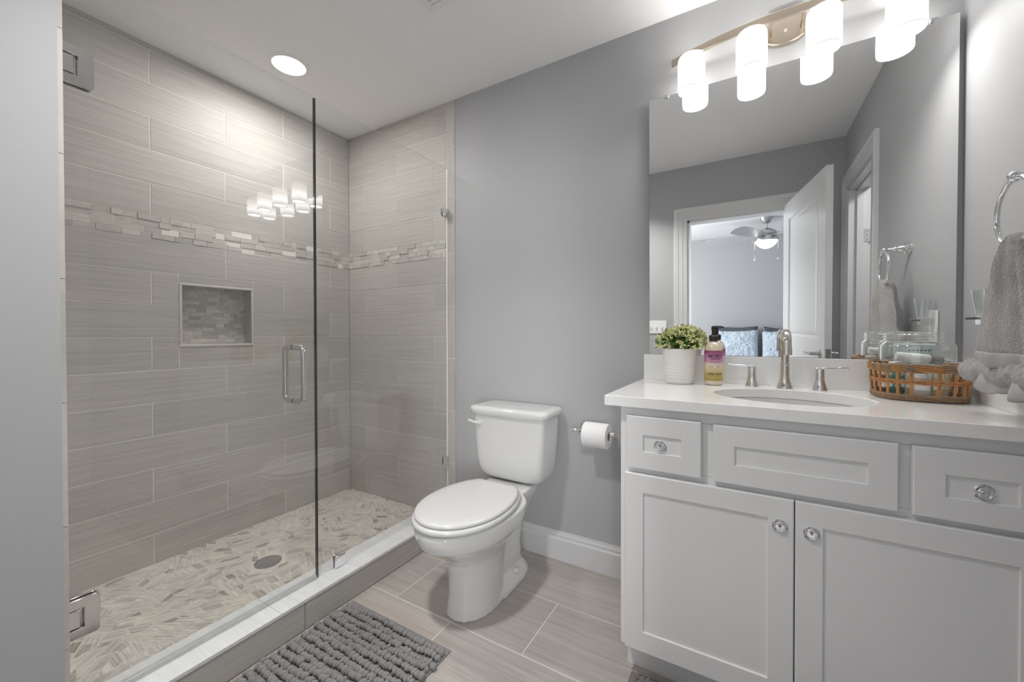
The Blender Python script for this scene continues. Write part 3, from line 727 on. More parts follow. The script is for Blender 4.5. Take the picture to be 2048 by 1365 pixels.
d3 = shaker('drawer', 2.756, 2.980, 0.654, 0.818, 2.811, 2.926, 0.707, 0.760); ring_pull(d3, 2.874, 0.729, -PI/2, y=YF-0.0145)
dl = shaker('door', 2.0765, 2.5255, 0.074, 0.639, 2.133, 2.467, 0.138, 0.582); ring_pull(dl, 2.494, 0.564)
dr2 = shaker('door', 2.5285, 2.985, 0.074, 0.639, 2.587, 2.928, 0.138, 0.580); ring_pull(dr2, 2.563, 0.561)

# countertop with oval cut-out, backsplashes
CT = empty('countertop', (2.51, -0.27, 0.85), 'white quartz worktop with an oval sink cut-out and low splash boards', 'countertop')
SCX, SCY, SA, SB = 2.530, -0.292, 0.215, 0.170
bm = B(); n = 64
x0, x1, y0, y1 = 2.012, XR-0.001, -0.554, -0.001
def outer(t):
    dx, dy = math.cos(t), math.sin(t); k = 1e9
    if dx > 1e-9: k = min(k, (x1-SCX)/dx)
    if dx < -1e-9: k = min(k, (x0-SCX)/dx)
    if dy > 1e-9: k = min(k, (y1-SCY)/dy)
    if dy < -1e-9: k = min(k, (y0-SCY)/dy)
    return (SCX+dx*k, SCY+dy*k)
angs = sorted([2*PI*i/n for i in range(n)]+[math.atan2(b-SCY, a-SCX) % (2*PI) for a in (x0, x1) for b in (y0, y1)])
rings = []
for (zz_, kind_) in ((0.851, 'o'), (0.8815, 'o'), (0.883, 'oi'), (0.883, 'i+'), (0.8815, 'i'), (0.851, 'i')):
    ring = []
    for t in angs:
        if kind_[0] == 'o':
            x, y = outer(t)
            if kind_ == 'oi': x = min(max(x, x0+.0015), x1); y = min(max(y, y0+.0015), y1)
        else:
            e = 0.002 if kind_ == 'i+' else 0; d = (SA+e)*(SB+e)/math.hypot((SB+e)*math.cos(t), (SA+e)*math.sin(t)); x, y = SCX+d*math.cos(t), SCY+d*math.sin(t)
        ring.append((x, y, zz_))
    rings.append(ring)
rings.append(rings[0])
loft(bm, rings, cap=False); bmesh.ops.remove_doubles(bm, verts=bm.verts, dist=1e-6)
put('slab', bm, M['counter'], CT)
put('backsplash', bx(2.018, XR-0.0215, -0.021, -0.001, 0.8831, 0.992), M['counter'], CT, bevel=0.0015)
put('sidesplash', bx(XR-0.021, XR-0.001, -0.552, -0.001, 0.8831, 0.992), M['counter'], CT, bevel=0.0015)
# sink basin
bm = B(); rings = []
for s_, z_ in ((1.10, 0.8495), (1.004, 0.8495), (1.0, 0.845), (0.985, 0.82), (0.94, 0.79), (0.84, 0.755), (0.62, 0.73), (0.3, 0.722), (0.1, 0.72)):
    rings.append([(SCX+SA*s_*math.cos(2*PI*i/64), SCY+SB*s_*math.sin(2*PI*i/64), z_) for i in range(64)])
rings2 = [[(SCX+SA*(s_)*math.cos(2*PI*i/64), SCY+SB*(s_)*math.sin(2*PI*i/64), z_) for i in range(64)] for s_, z_ in ((0.12, 0.708), (0.65, 0.716), (0.88, 0.742), (0.99, 0.78), (1.03, 0.82), (1.05, 0.842), (1.10, 0.843))]
loft(bm, rings+rings2+[rings[0]], cap=False)
bmesh.ops.remove_doubles(bm, verts=bm.verts, dist=1e-6)
snk = tag(put('sink_basin', bm, M['porc'], origin=(SCX, SCY, 0.72), smooth=True, angle=80), 'oval white undermount sink basin set into the worktop', 'sink')
bm = B(); lathe(bm, [(0.028, 0.7205), (0.030, 0.724), (0.026, 0.725), (0.010, 0.7215)], (SCX, SCY, 0), seg=28); put('drain', bm, M['chrome'], snk, smooth=True)

# faucet
fau = empty('sink_faucet', (2.533, -0.078, 0.883), 'polished chrome widespread faucet with hooked spout and two lever handles', 'faucet')
fx, fy, z0 = 2.533, -0.075, 0.8832
bm = B(); lathe(bm, [(0.0265, 0), (0.0265, 0.004), (0.025, 0.008), (0.0215, 0.018), (0.0175, 0.032), (0.0155, 0.048), (0.0152, 0.085), (0.0165, 0.086), (0.0165, 0.090), (0.0145, 0.091)], (fx, fy, z0), seg=32)
put('base', bm, M['nickel'], fau, smooth=True)
bm = B(); zt = z0+0.165; rr = 0.036
pts = [(fx, fy, z0+0.088), (fx, fy, z0+0.12)]+[(fx, fy-rr+rr*math.cos(t), zt+rr*math.sin(t)) for t in [PI*i/16 for i in range(17)]]+[(fx, fy-2*rr-0.001, zt-0.018)]
rads = [0.0135, 0.0135]+[0.0135+0.002*i/16 for i in range(17)]+[0.0155]
tube(bm, pts, rads, 20); put('spout', bm, M['nickel'], fau, smooth=True)
bm = B(); lathe(bm, [(0.0165, 0.0), (0.0165, 0.024)], (fx, fy-2*rr-0.001, zt-0.040), seg=24); put('nozzle', bm, M['nickel'], fau, smooth=True)
for sg, hx in ((-1, 2.430), (1, 2.636)):
    bm = B(); lathe(bm, [(0.0235, 0), (0.0235, 0.004), (0.0225, 0.007), (0.019, 0.018), (0.0155, 0.030), (0.0143, 0.042), (0.0143, 0.072), (0.0135, 0.074)], (hx, fy+0.004, z0), seg=28)
    h_ = put('handle', bm, M['chrome'], fau, smooth=True)
    bm = B(); loft(bm, [[(hx+sg*u_, fy+0.004+a*w_, z0+0.076+u_*0.06+b*0.0025) for a, b in ((-1, -1), (1, -1), (1, 1), (-1, 1))] for u_, w_ in ((-0.013, 0.006), (0.02, 0.006), (0.05, 0.005), (0.080, 0.0048))])
    put('lever', bm, M['chrome'], h_, bevel=0.001)

# ------------------------------------------------------------------ toilet
TX = 1.422
toi = empty('toilet', (TX, -0.36, ZF), 'white two-piece toilet with its lid closed, beside the shower', 'toilet')
def rrect(cx, cy, hx, hy, z, n=4.0, N=48, top=None):
    out = []
    for i in range(N):
        t = 2*PI*i/N; c, s = math.cos(t), math.sin(t)
        out.append((cx+hx*math.copysign(abs(c)**(2/n), c), cy+hy*math.copysign(abs(s)**(2/n), s), z))
    return out
# tank
bm = B(); secs = [(0.368, 0.125, 0.065, 3.5), (0.371, 0.145, 0.080, 4), (0.386, 0.166, 0.091, 5), (0.415, 0.179, 0.097, 6), (0.48, 0.187, 0.100, 7), (0.60, 0.194, 0.102, 8), (0.684, 0.198, 0.103, 8), (0.690, 0.198, 0.103, 8), (0.6905, 0.198, 0.103, 8)]
loft(bm, [rrect(TX, -0.022-hy_, hx_, hy_, z_, n_) for z_, hx_, hy_, n_ in secs]); put('tank', bm, M['porc'], toi, smooth=True, mods=(('SUBSURF', {'levels': 1, 'render_levels': 1}),), angle=50)
bm = B(); secs = [(0.6885, 0.205, 0.108), (0.692, 0.214, 0.112), (0.712, 0.218, 0.115), (0.720, 0.216, 0.113), (0.727, 0.206, 0.104), (0.729, 0.18, 0.085)]
loft(bm, [rrect(TX, -0.016-0.112, hx_, hy_, z_, 6.5) for z_, hx_, hy_ in secs]); put('tank_lid', bm, M['porc'], toi, smooth=True, angle=60)
bm = B(); lathe(bm, [(0.013, 0), (0.013, 0.012), (0.008, 0.018)], (TX-0.145, -0.218, 0.648), (0, -1, 0), 16); tube(bm, [(TX-0.145, -0.236, 0.648), (TX-0.175, -0.240, 0.650), (TX-0.205, -0.238, 0.655)], [0.008, 0.0065, 0.007], 10)
put('flush_lever', bm, M['porc'], toi, smooth=True)
# bowl + pedestal
def egg(cx, yb, yf, hw, z, N=48, pw=2.0, wide=0.42):
    """egg outline: back at yb, front at yf (more negative), half width hw, widest at fraction 'wide' from the back"""
    yc = yb+(yf-yb)*wide; out = []
    for i in range(N):
        t = 2*PI*i/N; c, s = math.cos(t), math.sin(t)
        if s >= 0: y = yc+(yb-yc)*abs(s)**(2/3.0); x = cx+hw*math.copysign(abs(c)**(2/3.0), c)
        else: y = yc+(yf-yc)*abs(s); x = cx+hw*c
        out.append((x, y, z))
    return out
bm = B()
secs = [(ZF, -0.34, -0.612, 0.104, .5), (ZF+0.012, -0.34, -0.606, 0.100, .5), (0.03, -0.34, -0.598, 0.094, .5), (0.12, -0.33, -0.598, 0.094, .5), (0.17, -0.32, -0.608, 0.099, .5), (0.205, -0.31, -0.632, 0.113, .5), (0.235, -0.29, -0.67, 0.136, .5), (0.262, -0.27, -0.715, 0.160, .47), (0.288, -0.25, -0.748, 0.178, .45), (0.315, -0.24, -0.762, 0.186, .45), (0.352, -0.235, -0.768, 0.188, .45), (0.358, -0.24, -0.762, 0.183, .45)]
loft(bm, [egg(TX, a, b, h, z, wide=w_) for z, a, b, h, w_ in secs])
# back column (trapway), foot flange, tank deck
loft(bm, [rrect(TX, (a+b)/2, h, abs(b-a)/2, z, 3.5) for z, a, b, h in ((ZF, -0.14, -0.42, 0.072), (0.10, -0.16, -0.42, 0.070), (0.2, -0.15, -0.40, 0.075), (0.28, -0.08, -0.36, 0.098), (0.33, -0.045, -0.34, 0.118), (0.368, -0.035, -0.33, 0.122))])
loft(bm, [rrect(TX, (a+b)/2, h, abs(b-a)/2, z, 3.0) for z, a, b, h in ((ZF, -0.115, -0.5, 0.112), (ZF+0.02, -0.118, -0.5, 0.108), (ZF+0.045, -0.135, -0.46, 0.092), (ZF+0.062, -0.15, -0.44, 0.074))])
put('bowl', bm, M['porc'], toi, smooth=True, angle=180, mods=(('REMESH', {'mode': 'VOXEL', 'voxel_size': 0.006, 'use_smooth_shade': True}), ('SMOOTH', {'factor': 0.6, 'iterations': 9})))
for sg in (-1, 1):
    bm = B(); ball(bm, (TX+sg*0.088, -0.275, ZF+0.055), 0.015, 2, (1, 1, 0.9)); put('bolt_cap', bm, M['porc'], toi, smooth=True)
def lidshape(yb, yf, hw, wb, z, e=0, N=64):
    """toilet seat outline: short flat back edge, widest two fifths forward, round nose"""
    yb -= e; yf += e; hw -= e; wb -= e; yc = yb+(yf-yb)*0.50; pts = []
    for i in range(N//2+1):
        t = PI*i/(N//2); pts.append((TX+hw*math.cos(t), yc+(yf-yc)*math.sin(t)))
    m_ = 10
    for i in range(1, m_): u = i/m_; pts.append((TX-(hw-(hw-wb)*u**2.2), yc+(yb-yc)*(1-(1-u)**1.12)))
    pts += [(TX-wb+0.004*0, yb+0.0), (TX-wb*0.5, yb+0.004), (TX, yb+0.005), (TX+wb*0.5, yb+0.004), (TX+wb, yb)]
    for i in range(m_-1, 0, -1): u = i/m_; pts.append((TX+(hw-(hw-wb)*u**2.2), yc+(yb-yc)*(1-(1-u)**1.12)))
    return [(x, y, z) for x, y in pts]
bm = B(); loft(bm, [lidshape(-0.285, -0.770, 0.186, 0.112, z, e) for z, e in ((0.3635, 0.006), (0.367, 0.0), (0.378, 0.0), (0.384, 0.005))])
seat = put('seat', bm, M['seat'], toi, smooth=True, angle=70)
bm = B(); loft(bm, [lidshape(-0.292, -0.760, 0.180, 0.104, z, e) for z, e in ((0.3865, 0.007), (0.389, 0.001), (0.395, 0.0), (0.4005, 0.004), (0.4035, 0.012), (0.405, 0.04), (0.4055, 0.10))])
put('seat_lid', bm, M['seat'], toi, smooth=True, angle=70)
for sg in (-1, 1): put('seat_hinge', bx(TX+sg*0.07-0.020, TX+sg*0.07+0.020, -0.290, -0.262, 0.3665, 0.388), M['seat'], toi, bevel=0.006)

# ------------------------------------------------------------------ toilet paper holder and roll
tph = empty('toilet_paper_holder', (1.735, 0, 0.635), 'chrome single-post toilet paper holder on the wall beside the vanity', 'toilet paper holder')
TY, TZ = -0.085, 0.634
bm = B(); lathe(bm, [(0.024, 0.0005), (0.024, 0.004), (0.018, 0.008), (0.020, 0.012), (0.014, 0.018), (0.010, 0.024), (0.007, 0.05), (0.007, 0.078)], (1.738, 0, TZ), (0, -1, 0), 24)
put('post', bm, M['chrome'], tph, smooth=True)
bm = B(); lathe(bm, [(0.004, -0.036), (0.011, -0.034), (0.012, -0.028), (0.007, -0.024), (0.009, -0.020), (0.006, -0.016), (0.0065, -0.006), (0.010, -0.004), (0.0105, 0.006), (0.006, 0.010), (0.0058, 0.145), (0.0115, 0.148), (0.0125, 0.160), (0.010, 0.166), (0.003, 0.168)], (1.738, TY, TZ), (1, 0, 0), 20)
put('arm', bm, M['chrome'], tph, smooth=True)
bm = B(); x0_, x1_ = 1.768, 1.880; zc_ = TZ-0.0115; 
lathe(bm, [(0.0195, 0), (0.054, 0), (0.056, 0.002), (0.056, x1_-x0_-0.002), (0.054, x1_-x0_), (0.0195, x1_-x0_), (0.0195, 0)], (x0_, TY, zc_), (1, 0, 0), 48, cap=False)
tp = tag(put('toilet_paper_roll', bm, M['tp'], origin=((x0_+x1_)/2, TY, zc_), smooth=True), 'full white toilet paper roll hanging on the chrome holder', 'toilet paper')
bm = B(); lathe(bm, [(0.0185, 0.001), (0.0193, 0.001), (0.0193, x1_-x0_-0.001), (0.0185, x1_-x0_-0.001), (0.0185, 0.001)], (x0_, TY, zc_), (1, 0, 0), 32, cap=False)
put('core', bm, mat('cardboard', (0.25, 0.21, 0.17), 0.9), tp, smooth=True)

# ------------------------------------------------------------------ bath mats
def mat_rug(name, x0, x1, y0, y1, m, label, nrow_sp=0.0275, bsp=0.0175, seed=1):
    rr = random.Random(seed)
    r = empty(name, ((x0+x1)/2, (y0+y1)/2, ZF), label, 'bath mat')
    put('backing', bx(x0-0.006, x1+0.006, y0-0.018, y1+0.020, ZF+0.0005, ZF+0.007), m, r, bevel=0.002)
    bm = B(); nr = int((y1-y0)/nrow_sp)
    base = bmesh.new(); bmesh.ops.create_icosphere(base, subdivisions=2, radius=1)
    vv = [v.co.copy() for v in base.verts]; ff = [[v.index for v in f.verts] for f in base.faces]; base.free()
    for k in range(nr):
        yb = y1-(k+0.5)*nrow_sp; x = x0+rr.uniform(0, 0.01); ph = rr.uniform(0, 6)
        rope = rr.random() < 0.25
        while x < x1-0.004:
            st = bsp*rr.uniform(0.75, 1.2)*(0.7 if rope else 1)
            yy = yb+0.004*math.sin(x*14+ph)+rr.uniform(-0.003, 0.003); sz = rr.uniform(0.85, 1.15)
            zz_ = ZF+0.016+rr.uniform(-0.002, 0.004)
            rx, ry, rz = st*0.62, 0.0128*sz, 0.0115*sz; a = rr.uniform(-0.35, 0.35); ca, sa = math.cos(a), math.sin(a)
            o3 = Vector((rr.uniform(0, 50), rr.uniform(0, 50), 0)); nv = []
            for c in vv:
                f_ = 1+0.22*noise.noise(c*1.6+o3); px, py, pz = c.x*rx*f_, c.y*ry*f_, c.z*rz*f_
                nv.append(bm.verts.new((x+st/2+px*ca-py*sa, yy+px*sa+py*ca, max(ZF+0.004, zz_+pz))))
            for f in ff: bm.faces.new([nv[i] for i in f])
            x += st
    pl = put('pile', bm, m, r, smooth=True, angle=180); pl['kind'] = 'stuff'
    return r
mat_rug('bath_mat', 0.992, 1.505, -1.56, -0.752, M['rug'], 'grey nubby chenille bath mat on the floor along the shower curb', seed=3)
mat_rug('bath_mat', 2.092, 2.86, -1.00, -0.515, M['rug2'], 'taupe nubby chenille bath mat on the floor in front of the vanity', seed=5)

# ------------------------------------------------------------------ potted plant
PX, PY = 2.176, -0.098
plant = empty('potted_plant', (PX, PY, 0.883), 'small bushy green and cream plant in a ribbed white pot on the worktop', 'plant')
bm = B(); prof = [(0.050, 0.0005), (0.0525, 0.003)]
for k in range(110):
    h_ = 0.005+0.133*k/109; r_ = 0.0525+0.0135*h_/0.138
    if 0.012 < h_ < 0.085: r_ -= 0.0018*(0.5-0.5*math.cos(2*PI*(h_-0.012)/0.0122))**2
    prof.append((r_, h_))
prof += [(0.067, 0.139), (0.0655, 0.1405), (0.063, 0.139), (0.061, 0.125), (0.02, 0.124)]
lathe(bm, prof, (PX, PY, 0.883), seg=48); put('pot', bm, M['pot'], plant, smooth=True, angle=60)
bm = B(); lathe(bm, [(0.0612, 0.122), (0.05, 0.132), (0.02, 0.136)], (PX, PY, 0.883), seg=24); put('soil', bm, M['soil'], plant)
bl, bb, bs_ = B(), B(), B()
def leafq(bm, p, d, n, L, W_):
    s = d.cross(n).normalized()*W_; m_ = p+d*L*0.5
    quad(bm, [p, m_-s+n*L*0.08, p+d*L, m_+s+n*L*0.08])
for k in range(560):
    th_ = R_.uniform(0, 2*PI); ph_ = math.acos(R_.uniform(-0.25, 1))
    d = Vector((math.sin(ph_)*math.cos(th_), math.sin(ph_)*math.sin(th_), math.cos(ph_)))
    c = Vector((PX+0.004, PY-0.004, 0.883+0.158)); rad = R_.uniform(0.62, 1.05)
    tip = c+Vector((d.x*0.093, d.y*0.075, d.z*0.074))*rad
    if tip.y > -0.026: tip.y = -0.026-R_.uniform(0, 0.02)
    root = Vector((PX, PY, 0.883+0.14))+Vector((d.x, d.y, 0))*0.03
    if k % 4 == 0: tube(bs_, [root, (root+tip)/2+Vector((0, 0, 0.008)), tip], 0.0007, 4)
    tgt, nl = (bb, 8) if (rad > 0.82 and R_.random() < 0.85) else (bl, 8)
    for q in range(nl):
        dd = (d+Vector((R_.gauss(0, .75), R_.gauss(0, .75), R_.gauss(0, .6)))).normalized()
        nn = dd.orthogonal().normalized(); nn = (Matrix.Rotation(R_.uniform(0, 6), 3, dd)@nn)
        leafq(tgt, tip-d*R_.uniform(0, 0.016), dd, nn, R_.uniform(0.010, 0.018), R_.uniform(0.0020, 0.0034))
for _b in (bl, bb):
    for v in _b.verts:
        if v.co.y > -0.0235: v.co.y = -0.0235
        if v.co.x > 2.263: v.co.x = 2.263-0.004*R_.random()
        if v.co.z > 0.99 and v.co.y > -0.026 : v.co.y = min(v.co.y, -0.026)
put('stem', bs_, M['leaf'], plant); put('leaves', bl, M['leaf'], plant); put('pale_leaves', bb, M['bud'], plant)

# ------------------------------------------------------------------ soap bottle
BX, BY, BR = 2.300, -0.092, 0.0325
soap = empty('soap_bottle', (BX, BY, 0.883), 'cream pump bottle of hand soap with a purple and gold label', 'soap bottle')
bm = B(); lathe(bm, [(0.026, 0.0004), (0.030, 0.002), (0.0325, 0.008), (0.0325, 0.136), (0.0315, 0.144), (0.0285, 0.153), (0.023, 0.161), (0.016, 0.167), (0.0125, 0.170), (0.0125, 0.174)], (BX, BY, 0.883), seg=48)
put('bottle', bm, M['soap'], soap, smooth=True)
bm = B(); lathe(bm, [(0.0328, 0.018), (0.0331, 0.0182), (0.0331, 0.134), (0.0328, 0.1342)], (BX, BY, 0.883), seg=64, cap=False)
lab = put('label', bm, ramp_mat('soap_label_print', [(0, (0.42, 0.33, 0.09)), (0.22, (0.55, 0.43, 0.14)), (0.40, (0.75, 0.62, 0.38)), (0.56, (0.78, 0.66, 0.56)), (0.62, (0.62, 0.33, 0.45)), (0.85, (0.50, 0.20, 0.38)), (0.93, (0.38, 0.10, 0.22)), (1.0, (0.30, 0.06, 0.10))], 0.018, 0.134, 0.5), soap, smooth=True)
bm = B(); lathe(bm, [(0.0165, 0.171), (0.0165, 0.190), (0.0145, 0.192), (0.0145, 0.194), (0.007, 0.195), (0.007, 0.214), (0.0085, 0.215), (0.0085, 0.226), (0.006, 0.228)], (BX, BY, 0.883), seg=24)
pm = put('pump', bm, M['black'], soap, smooth=True)
ndir = Vector((0.75, -0.66, 0))
bm = B(); tube(bm, [Vector((BX, BY, 1.108))-ndir*0.004, Vector((BX, BY, 1.109))+ndir*0.018, Vector((BX, BY, 1.106))+ndir*0.034], [0.0055, 0.0042, 0.003], 8); put('nozzle', bm, M['black'], pm, smooth=True)
th0 = math.atan2(-1.8262-BY, 2.4235-BX)   # label centre faces into the room
def on_bottle(s, h): t = th0+0.10+s/0.0334; return Vector((BX+0.0334*math.cos(t), BY+0.0334*math.sin(t), 0.883+h))
def text_on(txt, size, s0, h0, m, name='lettering', parent=None, mapf=on_bottle, squash=1.0, weight=0.0):
    cu = bpy.data.curves.new('t', 'FONT'); cu.body = txt; cu.size = size; cu.align_x = 'CENTER'; cu.resolution_u = 3; cu.offset = weight
    ob = bpy.data.objects.new('t', cu); COL.objects.link(ob)
    bpy.context.view_layer.update()
    me = bpy.data.meshes.new_from_object(ob); bpy.data.objects.remove(ob)
    bm = B(); bm.from_mesh(me); bpy.data.meshes.remove(me)
    bmesh.ops.triangulate(bm, faces=bm.faces)
    for v in bm.verts: v.co = mapf(s0+v.co.x*squash, h0+v.co.y)
    return put(name, bm, m, parent)
text_on("MEYER'S", 0.0185, 0.003, 0.107, M['ink'], parent=lab, squash=0.72, weight=0.0004)
text_on("MRS.", 0.0055, -0.0245, 0.112, M['ink'], parent=lab, squash=0.8)
text_on("CLEAN DAY", 0.0088, 0.003, 0.0995, M['ink'], parent=lab, squash=0.8, weight=0.0002)
text_on("HAND SOAP", 0.0115, 0.001, 0.041, M['ink'], parent=lab, squash=0.82, weight=0.0003)
def ringf(r0, r1, sc0, hc, m, nm, dd=0.0):
    bm = B(); n_ = 28
    for i in range(n_):
        a, b = 2*PI*i/n_, 2*PI*(i+1)/n_
        P_ = lambda r, t: on_bottle(sc0+r*math.cos(t), hc+r*math.sin(t))+Vector((math.cos(th0), math.sin(th0), 0))*dd
        if r0 > 0: quad(bm, [P_(r0, a), P_(r1, a), P_(r1, b), P_(r0, b)])
        else: bm.faces.new([bm.verts.new(P_(0, 0)), bm.verts.new(P_(r1, a)), bm.verts.new(P_(r1, b))])
    put(nm, bm, m, lab)
ringf(0.0052, 0.0066, 0.002, 0.071, M['inkred'], 'emblem_ring'); ringf(0, 0.0052, 0.002, 0.071, M['labelcream'], 'emblem')
bm = B()
for h_, a, b in ((0.0905, -0.02, 0.02), (0.087, -0.017, 0.018), (0.0765, -0.022, -0.006), (0.0725, -0.022, -0.006), (0.0685, -0.022, -0.006), (0.0650, -0.022, -0.006), (0.0765, 0.010, 0.022), (0.0725, 0.010, 0.022), (0.0685, 0.010, 0.022), (0.058, -0.022, 0.022), (0.036, -0.020, 0.021), (0.0235, 0.000, 0.018)):
    n_ = 8
    for i in range(n_):
        s0, s1 = a+(b-a)*i/n_, a+(b-a)*(i+1)/n_
        quad(bm, [on_bottle(s0, h_), on_bottle(s1, h_), on_bottle(s1, h_+0.0006), on_bottle(s0, h_+0.0006)])
put('fine_print', bm, M['ink'], lab)

# ------------------------------------------------------------------ basket with a clear jar of toiletries
KX, KY = 2.869, -0.134
bas = empty('wicker_basket', (KX, KY, 0.883), 'open-weave orange wicker basket on the worktop in the corner by the mirror', 'basket')
def bpt(t, h, out=0, k=0.0):
    sx_, sy_ = 0.099+0.006*h/0.1+out, 0.098+0.006*h/0.1+out; c, s = math.cos(t), math.sin(t); n_ = 3.0
    return Vector((KX+sx_*math.copysign(abs(c)**(2/n_), c), KY+sy_*math.copysign(abs(s)**(2/n_), s), 0.8835+h))
nst = 20
for k in range(nst):
    t = 2*PI*(k+0.3)/nst
    bm = B()
    for dt in (-0.022, 0.012): tube(bm, [bpt(t+dt, 0.004), bpt(t+dt+0.01, 0.05, 0.001), bpt(t+dt, 0.104)], 0.0024, 6)
    put('stake', bm, M['wicker'], bas, smooth=True)
def strand(h0, ph, nw, amp, r, m, name, hz_=0.002):
    bm = B(); N_ = 240
    tube(bm, [bpt(2*PI*i/N_, h0+hz_*math.sin(2*PI*i/N_*nw+ph+1.2), amp*math.sin(2*PI*i/N_*nw+ph)) for i in range(N_)], r, 6, closed=True)
    put(name, bm, m, bas, smooth=True)
for h0 in (0.005, 0.011, 0.016): strand(h0, 0, 13, 0.0035, 0.0026, M['wicker2'], 'weaver'); strand(h0, PI, 13, 0.0035, 0.0026, M['wicker2'], 'weaver')
for h0 in (0.052, 0.058): strand(h0, 0, 10, 0.0035, 0.0022, M['wicker'], 'weaver'); strand(h0+.001, PI, 10, 0.0035, 0.0022, M['wicker'], 'weaver')
for h0 in (0.088, 0.094, 0.100, 0.105): strand(h0, 0, 11, 0.0045, 0.0029, M['wicker2'] if h0 > .1 else M['wicker'], 'weaver', 0.003); strand(h0, PI, 11, 0.0045, 0.0029, M['wicker2'], 'weaver', 0.003)
bm = B(); rg = [[bpt(2*PI*i/48, z_, e) for i in range(48)] for z_, e in ((0.0, -0.004), (0.0035, -0.004))]; loft(bm, rg); put('bottom', bm, M['wicker2'], bas)
# jar
JR = 0.085; jz = 0.8872
jar = empty('storage_jar', (KX, KY, jz), 'wide clear plastic jar with a threaded neck standing in the wicker basket', 'jar')
bm = B()
pr = [(0.06, 0.0), (JR-0.004, 0.001), (JR, 0.006), (JR, 0.155), (JR-0.002, 0.162), (JR-0.009, 0.168), (JR-0.010, 0.171)]
for q in range(3): pr += [(JR-0.010, 0.172+q*0.008), (JR-0.0062, 0.174+q*0.008), (JR-0.0062, 0.176+q*0.008), (JR-0.010, 0.178+q*0.008)]
pr += [(JR-0.009, 0.197), (JR-0.007, 0.1985), (JR-0.011, 0.1995)]
lathe(bm, pr, (KX, KY, jz), seg=64, cap=False)
bm.faces.new([v for v in bm.verts if abs(v.co.z-jz) < 1e-5])
put('body', bm, M['clear'], jar, smooth=True, angle=70)
# contents
def small_tube(name, c, ax, L, r, m, label, capm=None, capL=0.0, cat='tube', flat=1.0):
    c = Vector(c); a = Vector(ax).normalized(); base = c-a*L/2
    bm = B(); lathe(bm, [(r*0.9, 0), (r, 0.002), (r, L*0.85-capL), (r*0.9, L-capL)], base, a, 20)
    o = tag(put(name, bm, m, origin=c, smooth=True), label, cat, 'travel toiletries in the clear jar')
    if capm:
        bm = B(); lathe(bm, [(r*1.0, L-capL), (r*1.02, L-capL+0.001), (r*1.0, L-0.002), (r*0.85, L)], base, a, 20); put('cap', bm, capm, o, smooth=True)
    return o
jb = jz+0.003
small_tube('lotion_tube', (KX-0.052, KY-0.022, jb+0.055), (-0.06, -0.05, 1), 0.10, 0.0165, M['teal'], 'green travel tube standing at the left inside the clear jar', M['white'], 0.02)
small_tube('lotion_tube', (KX-0.006, KY-0.052, jb+0.050), (-0.10, 0.05, 1), 0.090, 0.020, M['white'], 'white travel tube leaning at the front of the clear jar', M['cream'], 0.02)
small_tube('travel_bottle', (KX+0.042, KY-0.040, jb+0.045), (0.12, 0.04, 1), 0.080, 0.020, M['cream'], 'short cream travel bottle at the right front of the clear jar', M['white'], 0.014, 'bottle')
small_tube('travel_bottle', (KX+0.046, KY+0.02, jb+0.048), (0.05, 0.05, 1), 0.086, 0.019, M['white'], 'white travel bottle at the back right of the clear jar', M['white'], 0.014, 'bottle')
small_tube('travel_bottle', (KX-0.005, KY+0.006, jb+0.050), (0.0, 0.04, 1), 0.09, 0.019, M['cream'], 'cream travel bottle in the middle of the clear jar', M['teal'], 0.012, 'bottle')
small_tube('deodorant_stick', (KX-0.006, KY-0.040, jb+0.118), (0.97, 0.05, -0.10), 0.105, 0.0135, M['white'], 'white stick with a grey cap lying on top inside the clear jar', M['greyp'], 0.028, 'deodorant')
pk = tag(put('toiletry_packet', bx(KX-0.045, KX+0.055, KY+0.036, KY+0.044, jb+0.085, jb+0.160), M['ltlabel'], origin=(KX, KY+0.04, jb+0.12), bevel=0.003), 'flat pale aqua packet standing at the back of the clear jar', 'packet')
bm = B()
for k in range(9): box(bm, KX-0.03+k*0.009, KX-0.0245+k*0.009, KY+0.0352, KY+0.0359, jb+0.118, jb+0.123)
put('printed_line', bm, M['ink'], pk); bm = B()
for k in range(6): box(bm, KX-0.01+k*0.009, KX-0.0045+k*0.009, KY+0.0352, KY+0.0359, jb+0.137, jb+0.141)
put('printed_line', bm, M['ink'], pk)

# ------------------------------------------------------------------ towel ring + towel
RX, RY, RZ, RR = 2.925, -0.512, 1.350, 0.0745
tr = empty('towel_ring', (XR, RY, 1.43), 'chrome towel ring on a stepped post on the right wall', 'towel ring')
bm = B(); lathe(bm, [(0.026, 0.0005), (0.026, 0.006), (0.022, 0.010), (0.024, 0.014), (0.024, 0.018), (0.017, 0.024), (0.019, 0.028), (0.014, 0.036), (0.010, 0.044), (0.012, 0.048), (0.007, 0.056), (0.005, 0.078)], (XR, RY, RZ+RR+0.006), (-1, 0, 0), 28)
put('post', bm, M['chrome'], tr, smooth=True)
bm = B(); ball(bm, (RX, RY, RZ+RR+0.004), 0.0125, 3); put('finial', bm, M['chrome'], tr, smooth=True)
bm = B(); tube(bm, [(RX, RY+RR*math.sin(t), RZ+RR*math.cos(t)) for t in [2*PI*i/64 for i in range(64)]], 0.0058, 12, closed=True); put('ring', bm, M['chrome'], tr, smooth=True)
